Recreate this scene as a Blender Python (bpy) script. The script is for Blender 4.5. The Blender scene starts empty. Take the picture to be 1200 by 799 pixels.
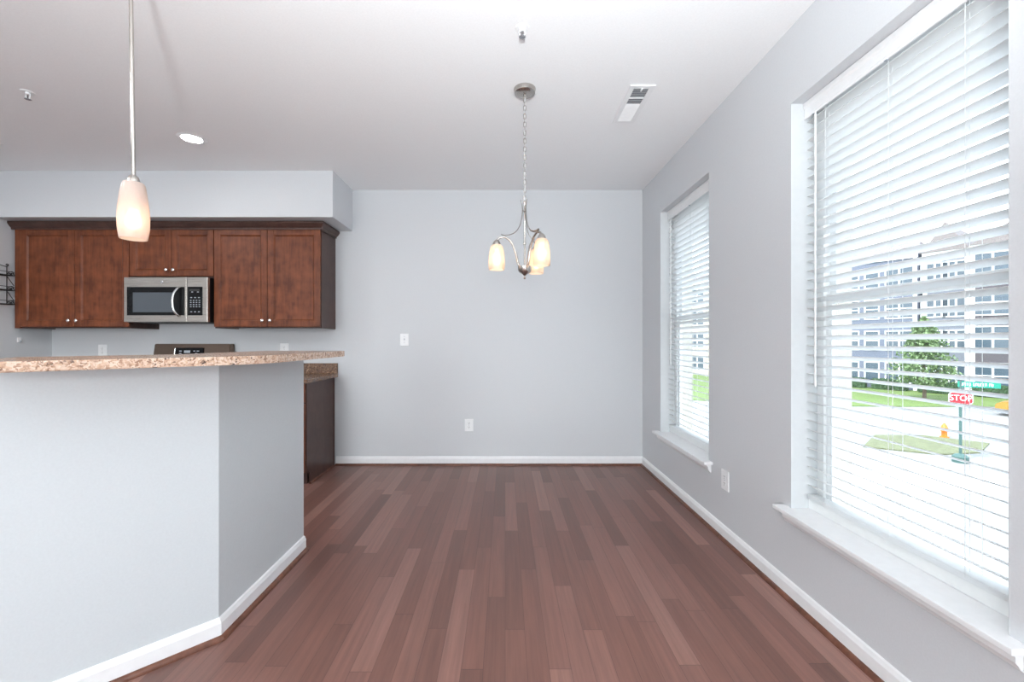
import bpy, bmesh, math, random
from mathutils import Vector, Matrix
random.seed(7)
PI = math.pi
scene = bpy.context.scene
col = scene.collection

# ------------------------------------------------------------------ camera
CZ = 1.235
cam_d = bpy.data.cameras.new('camera')
cam_d.sensor_width = 36.0
cam_d.lens = 15.0
cam_d.shift_x = 8.0 / 1200.0
cam_d.clip_start = 0.02
cam_d.clip_end = 500
cam = bpy.data.objects.new('camera', cam_d)
cam.location = (0, 0, CZ)
cam.rotation_euler = (PI / 2, 0, 0)
col.objects.link(cam)
scene.camera = cam

# ------------------------------------------------------------------ view / render
scene.view_settings.view_transform = 'Standard'
scene.view_settings.look = 'None'
scene.view_settings.gamma = 1.0
scene.view_settings.use_curve_mapping = False
scene.view_settings.exposure = 0.0
scene.cycles.use_denoising = True
scene.cycles.max_bounces = 10
scene.cycles.diffuse_bounces = 6
scene.cycles.transparent_max_bounces = 24
scene.cycles.sample_clamp_indirect = 6.0

# ------------------------------------------------------------------ world and lights
SKY = 4.5
SUN = 6.5
FLASH = 12.0
BOUNCE = 790.0
REAR = 84.0
DOWN = 30.0
KITCHEN_FILL = 20.0
BULB = 7.5

world = bpy.data.worlds.new('world')
scene.world = world
world.use_nodes = True
wn = world.node_tree
bg = wn.nodes['Background']
tc = wn.nodes.new('ShaderNodeTexCoord')
sp = wn.nodes.new('ShaderNodeSeparateXYZ')
rp = wn.nodes.new('ShaderNodeValToRGB')
rp.color_ramp.elements[0].position = 0.0
rp.color_ramp.elements[0].color = (1.0, 1.0, 1.0, 1)
rp.color_ramp.elements[1].position = 0.7
rp.color_ramp.elements[1].color = (0.72, 0.84, 1.0, 1)
wn.links.new(tc.outputs['Generated'], sp.inputs[0])
wn.links.new(sp.outputs['Z'], rp.inputs[0])
wn.links.new(rp.outputs[0], bg.inputs['Color'])
bg.inputs['Strength'].default_value = SKY


def light(name, kind, loc, energy, color=(1, 1, 1), rot=(0, 0, 0), **kw):
    d = bpy.data.lights.new(name, kind)
    d.energy = energy
    d.color = color
    for k, v in kw.items():
        setattr(d, k, v)
    o = bpy.data.objects.new(name, d)
    o.location = loc
    o.rotation_euler = rot
    col.objects.link(o)
    return o


light('sun', 'SUN', (0, 0, 30), SUN, (1.0, 0.96, 0.9), (math.radians(18), math.radians(-36), 0), angle=math.radians(1.0))
# the photographer's flash, a little above the lens, plus an added upward spot that brightens the ceiling
light('camera_flash', 'POINT', (-0.03, -0.03, 1.45), FLASH, (0.97, 0.985, 1.0), shadow_soft_size=0.03)
light('ceiling_fill', 'SPOT', (0.0, -0.75, 1.35), BOUNCE, (0.935, 0.985, 1.0), (PI - 0.3, 0, 0),
      spot_size=math.radians(145), spot_blend=1.0, shadow_soft_size=0.1)
# unseen ceiling lamps added to brighten the kitchen, outside the frame
for cx_, cy_ in ((-3.5, 2.1), (-2.7, 0.9)):
    light('kitchen_fill', 'AREA', (cx_, cy_, 2.735), KITCHEN_FILL, (0.95, 0.98, 1.0), shape='DISK', size=0.14)
# added fill lamps just inside the two unseen rear windows
for wx in (-3.0, 0.1):
    light('rear_fill', 'AREA', (wx, -4.05, 1.3), REAR, (0.91, 0.97, 1.0), (PI / 2, 0, 0),
          shape='RECTANGLE', size=1.7, size_y=2.1)


# ------------------------------------------------------------------ materials
def srgb(r, g, b):
    f = lambda c: (c / 12.92) if c <= 0.04045 else ((c + 0.055) / 1.055) ** 2.4
    return (f(r / 255), f(g / 255), f(b / 255), 1)


class NT:
    def __init__(s, name):
        s.m = bpy.data.materials.new(name)
        s.m.use_nodes = True
        s.t = s.m.node_tree
        s.b = s.t.nodes['Principled BSDF']
        s.out = s.t.nodes['Material Output']

    def n(s, kind, **kw):
        x = s.t.nodes.new(kind)
        for k, v in kw.items():
            setattr(x, k, v)
        return x

    def l(s, a, b):
        s.t.links.new(a, b)

    def math(s, op, a, b=None):
        x = s.n('ShaderNodeMath', operation=op)
        for i, v in enumerate((a, b)):
            if v is None:
                continue
            if isinstance(v, (int, float)):
                x.inputs[i].default_value = v
            else:
                s.l(v, x.inputs[i])
        return x.outputs[0]

    def ramp(s, fac, stops):
        r = s.n('ShaderNodeValToRGB')
        e = r.color_ramp.elements
        while len(e) < len(stops):
            e.new(0.5)
        for i, (p, c) in enumerate(stops):
            e[i].position = p
            e[i].color = c
        s.l(fac, r.inputs[0])
        return r.outputs[0]


def plain(name, color, rough=0.5, metal=0.0, noise=0.0, scale=30.0, bump=0.0, coat=0.0, spec=None):
    t = NT(name)
    t.b.inputs['Roughness'].default_value = rough
    t.b.inputs['Metallic'].default_value = metal
    t.b.inputs['Base Color'].default_value = color
    if coat:
        t.b.inputs['Coat Weight'].default_value = coat
    if spec is not None:
        t.b.inputs['Specular IOR Level'].default_value = spec
    tcn = t.n('ShaderNodeTexCoord')
    nz = t.n('ShaderNodeTexNoise')
    nz.inputs['Scale'].default_value = scale
    nz.inputs['Detail'].default_value = 3
    t.l(tcn.outputs['Object'], nz.inputs['Vector'])
    k = max(noise, 0.02)
    lo = tuple(c * (1 - k) for c in color[:3]) + (1,)
    hi = tuple(min(1, c * (1 + k)) for c in color[:3]) + (1,)
    t.l(t.ramp(nz.outputs['Fac'], [(0.3, lo), (0.7, hi)]), t.b.inputs['Base Color'])
    if bump:
        bp = t.n('ShaderNodeBump')
        bp.inputs['Strength'].default_value = bump
        bp.inputs['Distance'].default_value = 0.002
        t.l(nz.outputs['Fac'], bp.inputs['Height'])
        t.l(bp.outputs[0], t.b.inputs['Normal'])
    return t.m


def mat_floor():
    t = NT('hardwood_floor')
    W, L = 0.083, 0.95
    g = t.n('ShaderNodeNewGeometry')
    s = t.n('ShaderNodeSeparateXYZ')
    t.l(g.outputs['Position'], s.inputs[0])
    xr = t.math('DIVIDE', s.outputs['X'], W)
    row = t.math('FLOOR', xr)
    fx = t.math('SUBTRACT', xr, row)
    wn1 = t.n('ShaderNodeTexWhiteNoise', noise_dimensions='1D')
    t.l(row, wn1.inputs['W'])
    yy = t.math('ADD', t.math('DIVIDE', s.outputs['Y'], L), t.math('MULTIPLY', wn1.outputs['Value'], 17.3))
    idx = t.math('FLOOR', yy)
    fy = t.math('SUBTRACT', yy, idx)
    cb = t.n('ShaderNodeCombineXYZ')
    t.l(row, cb.inputs[0])
    t.l(idx, cb.inputs[1])
    wn2 = t.n('ShaderNodeTexWhiteNoise', noise_dimensions='2D')
    t.l(cb.outputs[0], wn2.inputs['Vector'])
    plank = t.ramp(wn2.outputs['Value'], [(0.0, FL[0]), (0.35, FL[1]), (0.75, FL[2]), (1.0, FL[3])])
    # grain, stretched along the board and shifted per board
    mp = t.n('ShaderNodeCombineXYZ')
    t.l(t.math('MULTIPLY', s.outputs['X'], 60.0), mp.inputs[0])
    t.l(t.math('ADD', t.math('MULTIPLY', s.outputs['Y'], 2.2), t.math('MULTIPLY', wn2.outputs['Value'], 40.0)), mp.inputs[1])
    t.l(t.math('MULTIPLY', wn2.outputs['Value'], 9.0), mp.inputs[2])
    nz = t.n('ShaderNodeTexNoise')
    nz.inputs['Scale'].default_value = 1.0
    nz.inputs['Detail'].default_value = 5
    nz.inputs['Roughness'].default_value = 0.65
    t.l(mp.outputs[0], nz.inputs['Vector'])
    grain = t.ramp(nz.outputs['Fac'], [(0.3, (0.8, 0.8, 0.8, 1)), (0.7, (1.15, 1.15, 1.15, 1))])
    mx = t.n('ShaderNodeMix', data_type='RGBA', blend_type='MULTIPLY')
    mx.inputs['Factor'].default_value = 1.0
    t.l(plank, mx.inputs['A'])
    t.l(grain, mx.inputs['B'])
    # seams
    ex = t.math('LESS_THAN', t.math('MINIMUM', fx, t.math('SUBTRACT', 1.0, fx)), 0.012)
    ey = t.math('LESS_THAN', t.math('MINIMUM', fy, t.math('SUBTRACT', 1.0, fy)), 0.0014)
    seam = t.math('MAXIMUM', ex, ey)
    mx2 = t.n('ShaderNodeMix', data_type='RGBA')
    t.l(t.math('MULTIPLY', seam, 0.55), mx2.inputs['Factor'])
    t.l(mx.outputs['Result'], mx2.inputs['A'])
    mx2.inputs['B'].default_value = (0.03, 0.015, 0.012, 1)
    t.l(mx2.outputs['Result'], t.b.inputs['Base Color'])
    t.l(t.math('ADD', 0.3, t.math('MULTIPLY', nz.outputs['Fac'], 0.16)), t.b.inputs['Roughness'])
    bp = t.n('ShaderNodeBump')
    bp.inputs['Strength'].default_value = 0.12
    bp.inputs['Distance'].default_value = 0.002
    t.l(t.math('SUBTRACT', nz.outputs['Fac'], t.math('MULTIPLY', seam, 1.0)), bp.inputs['Height'])
    t.l(bp.outputs[0], t.b.inputs['Normal'])
    return t.m


FL = [srgb(100, 69, 61), srgb(113, 78, 69), srgb(123, 87, 78), srgb(139, 103, 93)]


def mat_wood(name, a, b, rough=0.38):
    t = NT(name)
    tcn = t.n('ShaderNodeTexCoord')
    mp = t.n('ShaderNodeMapping')
    mp.inputs['Scale'].default_value = (22, 22, 2.0)
    t.l(tcn.outputs['Object'], mp.inputs['Vector'])
    n1 = t.n('ShaderNodeTexNoise')
    n1.inputs['Scale'].default_value = 2.0
    n1.inputs['Detail'].default_value = 6
    t.l(mp.outputs[0], n1.inputs['Vector'])
    n2 = t.n('ShaderNodeTexNoise')
    n2.inputs['Scale'].default_value = 11.0
    n2.inputs['Detail'].default_value = 3
    t.l(tcn.outputs['Object'], n2.inputs['Vector'])
    f = t.math('ADD', t.math('MULTIPLY', n1.outputs['Fac'], 0.45), t.math('MULTIPLY', n2.outputs['Fac'], 0.55))
    t.l(t.ramp(f, [(0.36, a), (0.64, b)]), t.b.inputs['Base Color'])
    t.b.inputs['Roughness'].default_value = rough
    t.b.inputs['Specular IOR Level'].default_value = 0.3
    return t.m


def mat_granite(name, stops, scale=1.0):
    t = NT(name)
    tcn = t.n('ShaderNodeTexCoord')
    v = t.n('ShaderNodeTexVoronoi')
    v.inputs['Scale'].default_value = 165 * scale
    n0 = t.n('ShaderNodeTexNoise')
    n0.inputs['Scale'].default_value = 60 * scale
    n0.inputs['Detail'].default_value = 4
    t.l(tcn.outputs['Object'], n0.inputs['Vector'])
    ad = t.n('ShaderNodeMix', data_type='RGBA')
    ad.inputs['Factor'].default_value = 0.03
    t.l(tcn.outputs['Object'], ad.inputs['A'])
    t.l(n0.outputs['Color'], ad.inputs['B'])
    t.l(ad.outputs['Result'], v.inputs['Vector'])
    sx = t.n('ShaderNodeSeparateColor')
    t.l(v.outputs['Color'], sx.inputs[0])
    n1 = t.n('ShaderNodeTexNoise')
    n1.inputs['Scale'].default_value = 26 * scale
    n1.inputs['Detail'].default_value = 3
    t.l(tcn.outputs['Object'], n1.inputs['Vector'])
    f = t.math('ADD', t.math('MULTIPLY', sx.outputs[0], 0.6), t.math('MULTIPLY', n1.outputs['Fac'], 0.42))
    t.l(t.ramp(f, stops), t.b.inputs['Base Color'])
    t.b.inputs['Roughness'].default_value = 0.18
    return t.m


def mat_brushed(name, color, rough, axis):
    t = NT(name)
    t.b.inputs['Metallic'].default_value = 1.0
    tcn = t.n('ShaderNodeTexCoord')
    mp = t.n('ShaderNodeMapping')
    sc = [400, 400, 400]
    sc[axis] = 4
    mp.inputs['Scale'].default_value = sc
    t.l(tcn.outputs['Object'], mp.inputs['Vector'])
    n1 = t.n('ShaderNodeTexNoise')
    n1.inputs['Scale'].default_value = 1.0
    t.l(mp.outputs[0], n1.inputs['Vector'])
    lo = tuple(c * 0.88 for c in color[:3]) + (1,)
    t.l(t.ramp(n1.outputs['Fac'], [(0.3, lo), (0.7, color)]), t.b.inputs['Base Color'])
    t.l(t.math('ADD', rough - 0.05, t.math('MULTIPLY', n1.outputs['Fac'], 0.1)), t.b.inputs['Roughness'])
    return t.m


def mat_pane(name, tint=(0.96, 0.98, 0.98, 1)):
    t = NT(name)
    t.t.nodes.remove(t.b)
    tr = t.n('ShaderNodeBsdfTransparent')
    tr.inputs[0].default_value = tint
    gl = t.n('ShaderNodeBsdfGlossy')
    gl.inputs['Roughness'].default_value = 0.02
    lw = t.n('ShaderNodeLayerWeight')
    lw.inputs['Blend'].default_value = 0.5
    mx = t.n('ShaderNodeMixShader')
    t.l(t.math('ADD', 0.02, t.math('MULTIPLY', t.math('POWER', lw.outputs['Facing'], 5.0), 0.5)), mx.inputs[0])
    t.l(tr.outputs[0], mx.inputs[1])
    t.l(gl.outputs[0], mx.inputs[2])
    t.l(mx.outputs[0], t.out.inputs['Surface'])
    return t.m


def mat_frosted(name, color, body=0.45):
    """Frosted lamp glass: part of the bulb's light scatters through it, part passes blurred."""
    t = NT(name)
    t.t.nodes.remove(t.b)
    tl = t.n('ShaderNodeBsdfTranslucent')
    nz = t.n('ShaderNodeTexNoise')
    nz.inputs['Scale'].default_value = 40
    r = t.ramp(nz.outputs['Fac'], [(0.3, tuple(c * 0.93 for c in color[:3]) + (1,)), (0.7, color)])
    t.l(r, tl.inputs['Color'])
    rf = t.n('ShaderNodeBsdfRefraction')
    rf.inputs['IOR'].default_value = 1.12
    rf.inputs['Roughness'].default_value = 0.42
    t.l(r, rf.inputs['Color'])
    df = t.n('ShaderNodeBsdfPrincipled')
    df.inputs['Base Color'].default_value = (0.85, 0.83, 0.81, 1)
    df.inputs['Roughness'].default_value = 0.25
    m1 = t.n('ShaderNodeMixShader')
    m1.inputs[0].default_value = 0.72
    t.l(tl.outputs[0], m1.inputs[1])
    t.l(rf.outputs[0], m1.inputs[2])
    mx = t.n('ShaderNodeMixShader')
    mx.inputs[0].default_value = body
    t.l(m1.outputs[0], mx.inputs[1])
    t.l(df.outputs[0], mx.inputs[2])
    t.l(mx.outputs[0], t.out.inputs['Surface'])
    return t.m


def mat_emit(name, color, strength):
    t = NT(name)
    t.b.inputs['Base Color'].default_value = (0.8, 0.8, 0.8, 1)
    t.b.inputs['Emission Color'].default_value = color
    t.b.inputs['Emission Strength'].default_value = strength
    return t.m


def mat_slat():
    t = NT('white_blind_slat')
    t.t.nodes.remove(t.b)
    tl = t.n('ShaderNodeBsdfTranslucent')
    tl.inputs['Color'].default_value = (0.85, 0.86, 0.86, 1)
    df = t.n('ShaderNodeBsdfPrincipled')
    df.inputs['Roughness'].default_value = 0.4
    nz = t.n('ShaderNodeTexNoise')
    nz.inputs['Scale'].default_value = 50
    t.l(t.ramp(nz.outputs['Fac'], [(0.3, (0.84, 0.85, 0.85, 1)), (0.7, (0.88, 0.88, 0.88, 1))]), df.inputs['Base Color'])
    mx = t.n('ShaderNodeMixShader')
    mx.inputs[0].default_value = 0.55
    t.l(df.outputs[0], mx.inputs[1])
    t.l(tl.outputs[0], mx.inputs[2])
    t.l(mx.outputs[0], t.out.inputs['Surface'])
    return t.m


def mat_siding(name, color):
    t = NT(name)
    g = t.n('ShaderNodeTexCoord')
    s = t.n('ShaderNodeSeparateXYZ')
    t.l(g.outputs['Object'], s.inputs[0])
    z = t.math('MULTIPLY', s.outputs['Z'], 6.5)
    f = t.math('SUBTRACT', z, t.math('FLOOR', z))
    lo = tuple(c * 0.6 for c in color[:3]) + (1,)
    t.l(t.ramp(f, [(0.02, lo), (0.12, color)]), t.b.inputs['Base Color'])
    t.b.inputs['Roughness'].default_value = 0.7
    return t.m


M = {}
M['wall'] = plain('pale_grey_wall_paint', (0.62, 0.640, 0.662, 1), 0.42, noise=0.015, scale=160, bump=0.04, spec=0.35)
M['ceil'] = plain('white_ceiling_paint', (0.90, 0.91, 0.92, 1), 0.8, noise=0.012, scale=120, bump=0.03)
M['penin'] = plain('light_grey_satin_paint', (0.575, 0.612, 0.635, 1), 0.45, noise=0.012, scale=140, bump=0.04)
M['trim'] = plain('white_trim_paint', (0.85, 0.86, 0.87, 1), 0.3, noise=0.01)
M['jamb'] = plain('white_jamb_paint', (0.60, 0.625, 0.64, 1), 0.5, noise=0.01)
M['floor'] = mat_floor()
M['cab'] = mat_wood('cherry_stained_maple', srgb(86, 44, 25), srgb(126, 70, 43), 0.4)
M['cabdark'] = mat_wood('dark_cherry_end_panel', srgb(64, 44, 39), srgb(80, 57, 50), 0.35)
M['qround'] = mat_wood('dark_shoe_molding_wood', srgb(82, 51, 40), srgb(112, 73, 58), 0.35)
M['granite'] = mat_granite('speckled_beige_granite',
                           [(0.18, srgb(60, 50, 46)), (0.27, srgb(146, 112, 92)), (0.42, srgb(196, 164, 140)),
                            (0.6, srgb(214, 194, 176)), (0.78, srgb(184, 150, 128)), (0.92, srgb(120, 94, 82))])
M['granite2'] = mat_granite('speckled_brown_granite',
                            [(0.2, srgb(34, 26, 22)), (0.38, srgb(84, 58, 44)), (0.55, srgb(132, 98, 74)),
                             (0.7, srgb(120, 88, 66)), (0.88, srgb(190, 160, 130))])
M['steel'] = mat_brushed('brushed_stainless_steel', (0.44, 0.405, 0.37, 1), 0.28, 0)
M['reflectsteel'] = mat_brushed('stainless_dark_reflection', (0.16, 0.12, 0.095, 1), 0.25, 0)  # back guard steel, with a dark brown reflection put into its base colour
M['nickel'] = mat_brushed('brushed_nickel', (0.50, 0.47, 0.44, 1), 0.26, 2)
M['chrome'] = plain('polished_chrome', (0.8, 0.8, 0.8, 1), 0.1, 1.0)
M['blackglass'] = plain('black_glass', (0.006, 0.006, 0.007, 1), 0.06, 0.0, spec=0.18)
M['meshwin'] = plain('grey_microwave_window_mesh', srgb(84, 90, 96), 0.4, 0.0, noise=0.06, scale=300, spec=0.2)
M['black'] = plain('black_plastic', (0.012, 0.012, 0.013, 1), 0.4)
M['iron'] = plain('black_wrought_iron', (0.012, 0.013, 0.014, 1), 0.45, 0.3)
M['white'] = plain('white_plastic', (0.86, 0.87, 0.88, 1), 0.35)
M['slot'] = plain('dark_outlet_slot', (0.09, 0.09, 0.09, 1), 0.6)
M['grey'] = plain('grey_marking', srgb(165, 172, 180), 0.5)
M['vinyl'] = plain('white_vinyl_window_frame', (0.82, 0.84, 0.84, 1), 0.35)
M['pane'] = mat_pane('clear_window_glass')
M['slat'] = mat_slat()
M['cord'] = plain('white_blind_cord', (0.78, 0.8, 0.8, 1), 0.7)
M['frost'] = mat_frosted('frosted_peach_lamp_glass', (1.0, 0.82, 0.70, 1), 0.4)
M['frost2'] = mat_frosted('frosted_cream_lamp_glass', (1.0, 0.84, 0.68, 1), 0.4)
M['bulb'] = mat_emit('warm_bulb', (1.0, 0.82, 0.62, 1), BULB)
M['bulb2'] = mat_emit('bright_warm_bulb', (1.0, 0.84, 0.64, 1), BULB * 1.9)
M['lens'] = mat_emit('recessed_lamp_lens', (1.0, 0.98, 0.95, 1), DOWN)
M['duct'] = plain('grey_duct_metal', srgb(138, 140, 146), 0.5, 0.2)
M['brick'] = plain('pale_tan_exterior_trim', srgb(200, 195, 184), 0.8, noise=0.08, scale=20)
# outdoors
M['street'] = plain('sunlit_concrete_paving', (0.23, 0.232, 0.235, 1), 0.9, noise=0.08, scale=0.6)
M['grass'] = plain('green_lawn', srgb(92, 112, 56), 0.9, noise=0.25, scale=3)
M['drygrass'] = plain('thin_dry_grass', srgb(96, 100, 72), 0.9, noise=0.25, scale=5)
M['leaf'] = plain('fresh_green_leaf', srgb(98, 122, 80), 0.6, noise=0.25, scale=8)
M['hedge'] = plain('dark_green_hedge_leaf', srgb(62, 88, 58), 0.7, noise=0.3, scale=6)
M['bark'] = plain('grey_brown_bark', srgb(96, 84, 72), 0.9, noise=0.2)
M['sid1'] = mat_siding('slate_blue_siding', srgb(96, 103, 120))
M['sid2'] = mat_siding('grey_blue_siding', srgb(106, 111, 122))
M['sid3'] = mat_siding('dark_taupe_siding', srgb(78, 74, 80))
M['sid4'] = mat_siding('pale_stone_siding', srgb(168, 162, 150))
M['wtrim'] = plain('white_house_trim', (0.7, 0.72, 0.74, 1), 0.6)
M['hpane'] = plain('dark_house_window_glass', srgb(70, 84, 96), 0.15)
M['shingle'] = plain('grey_roof_shingles', srgb(118, 112, 112), 0.85, noise=0.2, scale=14)
M['signred'] = plain('red_sign_sheeting', srgb(160, 26, 38), 0.5)
M['signwhite'] = plain('white_sign_sheeting', (0.85, 0.85, 0.85, 1), 0.5)
M['signgreen'] = plain('teal_green_sign_sheeting', srgb(20, 128, 108), 0.5)
M['post'] = plain('dark_green_post_paint', srgb(58, 88, 84), 0.5)
M['hydrant'] = plain('orange_yellow_hydrant_paint', srgb(190, 108, 22), 0.5)
M['carpaint'] = plain('yellow_car_paint', srgb(150, 116, 44), 0.3)
M['tyre'] = plain('black_tyre_rubber', (0.02, 0.02, 0.02, 1), 0.8)


# ------------------------------------------------------------------ geometry helpers
def box(bm, x0, x1, y0, y1, z0, z1, bev=0.0):
    vs = [bm.verts.new(p) for p in ((x0, y0, z0), (x1, y0, z0), (x1, y1, z0), (x0, y1, z0),
                                    (x0, y0, z1), (x1, y0, z1), (x1, y1, z1), (x0, y1, z1))]
    fs = [bm.faces.new([vs[i] for i in f]) for f in
          ((3, 2, 1, 0), (4, 5, 6, 7), (0, 1, 5, 4), (1, 2, 6, 5), (2, 3, 7, 6), (3, 0, 4, 7))]
    if bev > 0:
        es = set()
        for f in fs:
            es.update(f.edges)
        bmesh.ops.bevel(bm, geom=list(es), offset=bev, segments=2, affect='EDGES', profile=0.6)
    return bm


def prism(bm, pts, z0, z1, bev=0.0):
    """pts: counter-clockwise outline in XY, extruded from z0 to z1."""
    lo = [bm.verts.new((p[0], p[1], z0)) for p in pts]
    hi = [bm.verts.new((p[0], p[1], z1)) for p in pts]
    n = len(pts)
    fs = [bm.faces.new(list(reversed(lo))), bm.faces.new(hi)]
    for i in range(n):
        fs.append(bm.faces.new((lo[i], lo[(i + 1) % n], hi[(i + 1) % n], hi[i])))
    if bev > 0:
        es = set(fs[0].edges) | set(fs[1].edges)
        bmesh.ops.bevel(bm, geom=list(es), offset=bev, segments=2, affect='EDGES', profile=0.6)
    return bm


def sweep_profile(bm, prof, path, closed=False):
    """Extrude a (out, z) profile along an XY path with mitred corners; 'out' points to the right of travel."""
    n = len(path)
    rings = []
    for i, p in enumerate(path):
        p = Vector(p)
        d0 = (p - Vector(path[i - 1])).normalized() if i > 0 else None
        d1 = (Vector(path[i + 1]) - p).normalized() if i < n - 1 else None
        if d0 is None:
            d0 = d1
        if d1 is None:
            d1 = d0
        n0 = Vector((d0.y, -d0.x))
        n1 = Vector((d1.y, -d1.x))
        m = (n0 + n1).normalized()
        k = 1.0 / max(0.2, m.dot(n0))
        rings.append([bm.verts.new((p.x + m.x * k * o, p.y + m.y * k * o, z)) for o, z in prof])
    for a, b in zip(rings[:-1], rings[1:]):
        for j in range(len(prof)):
            k = (j + 1) % len(prof)
            bm.faces.new((a[j], a[k], b[k], b[j]))
    bm.faces.new(rings[0])
    bm.faces.new(list(reversed(rings[-1])))
    return bm


def lathe(bm, prof, center=(0, 0, 0), seg=28, axis='Z', cap=True):
    """prof: list of (r, h)."""
    c = Vector(center)

    def P(r, h, a):
        u, v = r * math.cos(a), r * math.sin(a)
        if axis == 'Z':
            return c + Vector((u, v, h))
        if axis == 'Y':
            return c + Vector((u, h, v))
        return c + Vector((h, u, v))
    rings = []
    for r, h in prof:
        if r < 1e-6:
            rings.append([bm.verts.new(P(0, h, 0))])
        else:
            rings.append([bm.verts.new(P(r, h, 2 * PI * i / seg)) for i in range(seg)])
    for a, b in zip(rings[:-1], rings[1:]):
        for i in range(seg):
            j = (i + 1) % seg
            if len(a) == 1 and len(b) == 1:
                continue
            if len(a) == 1:
                bm.faces.new((a[0], b[j], b[i]))
            elif len(b) == 1:
                bm.faces.new((a[i], a[j], b[0]))
            else:
                bm.faces.new((a[i], a[j], b[j], b[i]))
    if cap:
        for r in (rings[0], rings[-1]):
            if len(r) > 2:
                bm.faces.new(r)
    return bm


def tube(bm, pts, r, seg=10, closed=False, flat=None):
    """Round (or, with flat=(w, t), strap-shaped) bar along a 3-D path. r may be a list."""
    P = [Vector(p) for p in pts]
    n = len(P)
    rr = r if isinstance(r, (list, tuple)) else [r] * n
    rings = []
    up = None
    for i in range(n):
        if closed:
            d = (P[(i + 1) % n] - P[i - 1]).normalized()
        else:
            d = (P[min(i + 1, n - 1)] - P[max(i - 1, 0)]).normalized()
        if up is None:
            up = Vector((0, 0, 1)) if abs(d.z) < 0.9 else Vector((1, 0, 0))
        s = d.cross(up)
        if s.length < 1e-6:
            s = d.orthogonal()
        s.normalize()
        up = s.cross(d).normalized()
        ring = []
        for k in range(seg):
            a = 2 * PI * k / seg
            if flat:
                ring.append(bm.verts.new(P[i] + s * math.cos(a) * flat[0] * rr[i] + up * math.sin(a) * flat[1] * rr[i]))
            else:
                ring.append(bm.verts.new(P[i] + s * math.cos(a) * rr[i] + up * math.sin(a) * rr[i]))
        rings.append(ring)
    m = n if closed else n - 1
    for i in range(m):
        a, b = rings[i], rings[(i + 1) % n]
        for k in range(seg):
            j = (k + 1) % seg
            bm.faces.new((a[k], a[j], b[j], b[k]))
    if not closed:
        bm.faces.new(list(reversed(rings[0])))
        bm.faces.new(rings[-1])
    return bm


def smooth_path(pts, n=8):
    """Catmull-Rom through pts."""
    P = [Vector(p) for p in pts]
    P = [P[0] * 2 - P[1]] + P + [P[-1] * 2 - P[-2]]
    out = []
    for i in range(1, len(P) - 2):
        p0, p1, p2, p3 = P[i - 1:i + 3]
        for k in range(n):
            t = k / n
            out.append(0.5 * ((2 * p1) + (p2 - p0) * t + (2 * p0 - 5 * p1 + 4 * p2 - p3) * t * t + (3 * p1 - p0 - 3 * p2 + p3) * t ** 3))
    out.append(P[-2])
    return out


def NB():
    return bmesh.new()


def obj(name, bm, mat, parent=None, loc=(0, 0, 0), smooth=False, rot=None):
    bmesh.ops.recalc_face_normals(bm, faces=bm.faces[:])
    me = bpy.data.meshes.new(name)
    bm.to_mesh(me)
    bm.free()
    if smooth:
        for p in me.polygons:
            p.use_smooth = True
        try:
            me.set_sharp_from_angle(angle=math.radians(40))
        except Exception:
            pass
    me.materials.append(M[mat] if isinstance(mat, str) else mat)
    o = bpy.data.objects.new(name, me)
    o.location = loc
    if rot:
        o.rotation_euler = rot
    if parent is not None:
        o.parent = parent
    col.objects.link(o)
    return o


def tag(o, label=None, cat=None, group=None, kind=None):
    if label:
        o['label'] = label
    if cat:
        o['category'] = cat
    if group:
        o['group'] = group
    if kind:
        o['kind'] = kind
    return o


def thing(name, label, cat, loc=(0, 0, 0), rotz=0.0, group=None, kind=None):
    o = bpy.data.objects.new(name, None)
    o.location = loc
    o.rotation_euler = (0, 0, rotz)
    o.empty_display_size = 0.1
    col.objects.link(o)
    return tag(o, label, cat, group, kind)


def copy_tree(o, parent=None):
    kids = [c for c in bpy.data.objects if c.parent == o]
    c = o.copy()
    col.objects.link(c)
    if parent is not None:
        c.parent = parent
    for k in kids:
        copy_tree(k, c)
    return c


def struct(name, bm, mat, label, cat, parent=None, smooth=False):
    o = obj(name, bm, mat, parent, smooth=smooth)
    if parent is None:
        tag(o, label, cat, None, 'structure')
    return o


# ================================================================== THE ROOM
XR, XL, YB, YF, H = 1.37, -4.52, 4.255, -4.2, 2.74
WT = 0.17                      # window wall thickness
W1 = (2.866, 3.765)            # far window opening along Y
W2 = (1.157, 2.048)            # near window opening
WB, WTOP = 0.42, 2.375         # opening bottom and top

bm = NB()
box(bm, XL - 0.12, XR + 0.02, YF - 0.12, YB + 0.12, -0.2, 0)
struct('floor', bm, 'floor', 'dark reddish brown hardwood plank floor', 'floor')

bm = NB()
box(bm, XL - 0.12, XR + WT, YF - 0.12, YB + 0.12, H, H + 0.15)
struct('ceiling', bm, 'ceil', 'flat white painted ceiling', 'ceiling')

bm = NB()
box(bm, XL - 0.12, XR + WT, YB, YB + 0.12, 0, H)
struct('wall_back', bm, 'wall', 'pale grey back wall of the dining area and kitchen', 'wall')

bm = NB()
box(bm, XL - 0.12, XL, YF, YB, 0, H)
struct('wall_left', bm, 'wall', 'pale grey side wall at the far end of the kitchen', 'wall')

bm = NB()
ys = [YF, W2[0], W2[1], W1[0], W1[1], YB]
for a, b in ((0, 1), (2, 3), (4, 5)):
    box(bm, XR, XR + WT, ys[a], ys[b], 0, H)
for w in (W1, W2):
    box(bm, XR, XR + WT, w[0], w[1], 0, WB)
    box(bm, XR, XR + WT, w[0], w[1], WTOP, H)
bmesh.ops.remove_doubles(bm, verts=bm.verts[:], dist=1e-5)
struct('wall_right', bm, 'wall', 'pale grey window wall with two deep window openings', 'wall')

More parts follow.
